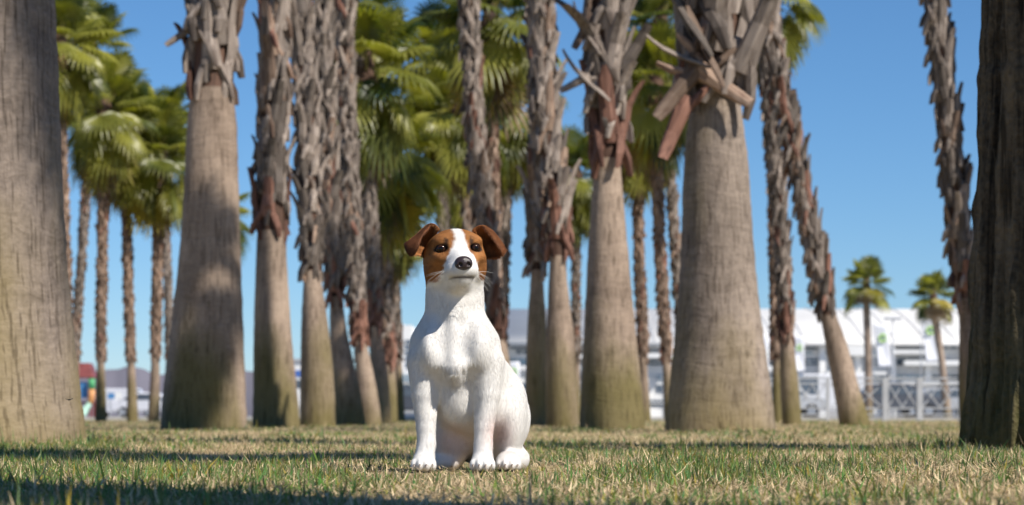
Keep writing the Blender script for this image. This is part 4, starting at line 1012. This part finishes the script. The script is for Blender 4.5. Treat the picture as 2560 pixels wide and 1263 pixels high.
# blue and white board
sb = empty('sign_board', ((288-CX)/S4, D4, 0)); tag(sb, 'far blue and white board on posts at the left', 'sign')
boxp('blue_panel', blue, sb, -0.40, -0.02, -0.03, 0.03, pz(997), pz(983)); boxp('white_panel', white, sb, -0.018, 0.35, -0.03, 0.03, pz(998), pz(981))
for xx in (-0.3,0.25): boxp('post', steel, sb, xx-0.03, xx+0.03, 0.032, 0.09, -0.02, pz(983))

# parked cars and a van
tyre = plain('tyre_rubber', (0.02,0.02,0.022), 0.8); rim = plain('alloy_rim', (0.5,0.5,0.52), 0.3, metal=0.7); lampm = plain('lamp_glass', (0.6,0.6,0.62), 0.2)
def car(label, px, d, col, van=False, flip=False, cat='car', grp='vehicles parked beyond the lawn', rz=0.0):
    x = (px-CX)/(FPX/d); o = empty('parked_van' if van else 'parked_car', (x, d, 0.006), rz + (math.pi if flip else 0)); tag(o, label, 'van' if van else cat, grp)
    L2 = 2.5 if van else 2.1; h = 2.25 if van else 1.45; paint = plain('car_paint', col, 0.25, 0.02, spec=0.6)
    if van: pr = [(-L2,0.35),(-L2,1.0),(-L2+0.15,h-0.08),(-L2+0.35,h),(L2-1.5,h),(L2-0.9,1.25),(L2-0.15,1.05),(L2,0.8),(L2,0.35)]
    else: pr = [(-L2,0.38),(-L2,0.85),(-L2+0.1,0.98),(-L2+0.5,1.02),(-L2+1.1,h-0.04),(-L2+1.5,h),(0.45,h),(0.75,h-0.06),(1.25,1.0),(1.95,0.88),(L2,0.7),(L2,0.38)]
    b = MB(); b.prism(pr, -0.85, 0.85); b.build('body', paint, o, bevel=0.06)
    gl = [(L2-1.42,h-0.12),(L2-2.3,h-0.12),(L2-2.3,1.2),(L2-1.0,1.2)] if van else [(-L2+1.18,h-0.1),(0.5,h-0.1),(1.12,1.02),(-L2+0.72,1.02)]
    for sgn in (-1,1): b = MB(); b.prism(gl, sgn*0.853, sgn*0.868); b.build('window', glass, o)
    for wx in (-L2+0.75, L2-0.75):
        for sgn in (-1,1):
            b = MB(); b.tube([(wx,sgn*0.70,0.31),(wx,sgn*0.875,0.31)], 0.31, 16); w_ = b.build('wheel', tyre, o)
            b = MB(); b.tube([(wx,sgn*0.876,0.31),(wx,sgn*0.89,0.31)], 0.18, 12); b.build('rim', rim, w_)
    for sgn in (-1,1): b = MB(); b.box(L2-0.12,L2+0.015,sgn*0.62-0.16,sgn*0.62+0.16,0.62,0.76); b.build('headlight', lampm, o, bevel=0.02)
car('pale van far left between thin palm trunks', 318, 190, (0.60,0.60,0.64), van=True)
car('white car partly hidden left of the stout trunk', 372, 140, (0.62,0.62,0.66))
car('red car in the gap left of the broad trunk', 1652, 230, (0.38,0.03,0.04))
car('silver car behind the fence right of the broad trunk', 1945, 105, (0.45,0.46,0.48))
car('white van behind the fence and the leaning palm', 2050, 125, (0.70,0.70,0.72), van=True, flip=True)
car('dark grey car behind the fence, middle of the row', 2235, 104, (0.08,0.085,0.10))
car('silver grey car behind the fence near the dark trunk', 2345, 118, (0.40,0.41,0.43), flip=True)
car('dark car parked low between the dog and the palm clump', 1012, 112, (0.06,0.065,0.08))
car('white car far behind the pair of palms by the dog', 1290, 125, (0.66,0.66,0.68))

# low wooded skyline, distance haze put into its purple-grey colour
hm = plain('far_wood_hazy', (0.13,0.125,0.155), 0.9, 0.25, 0.02)
xs_ = np.linspace(-160, 40, 160); V = []; Fc = []
for i,xx in enumerate(xs_):
    hgt = 5.0 + 4.5*float(vnoise(xx*0.05, 0, 1)) + 2.5*float(vnoise(xx*0.4, 3, 1))
    V += [(xx, 500, -0.1), (xx, 503+3*float(vnoise(xx*0.3,1,1)), hgt), (xx, 540, hgt*0.8), (xx, 560, -0.1)]
for i in range(159):
    for k in range(3): q = i*4+k; Fc.append((q, q+4, q+5, q+1))
b = MB(); b.add(V, Fc); tag(b.build('hills', hm, None, True), kind='structure')

# small flying insect left
ins = empty('flying_insect', tuple(at(173, 1000, 4.4))); tag(ins, 'tiny dark flying insect in front of the huge left trunk', 'insect')
ch = plain('insect_shell', (0.012,0.011,0.010), 0.4); wg = plain('insect_wing', (0.05,0.045,0.04), 0.4)
b = MB(); b.tube([(-0.0026,0,-0.0006),(-0.0012,0,0),(0.0008,0,0.0002),(0.0026,0,0.0010),(0.0036,0,0.0014)], [0.0003,0.0010,0.0012,0.0009,0.0004], 8); b.build('body', ch, ins, True)
for sgn in (-1,1):
    b = MB(); b.add([(0,0.0004*sgn,0.0008),(sgn*0.003,0.0012*sgn,0.0018),(sgn*0.0072,0.001*sgn,0.0024+0.0012*(sgn > 0)),(sgn*0.0060,-0.0008,0.0012),(sgn*0.0025,-0.001,0.0004)], [(0,1,2,3,4)]); w_ = b.build('wing', wg, ins)
    w_.modifiers.new('thick','SOLIDIFY').thickness = 0.00012
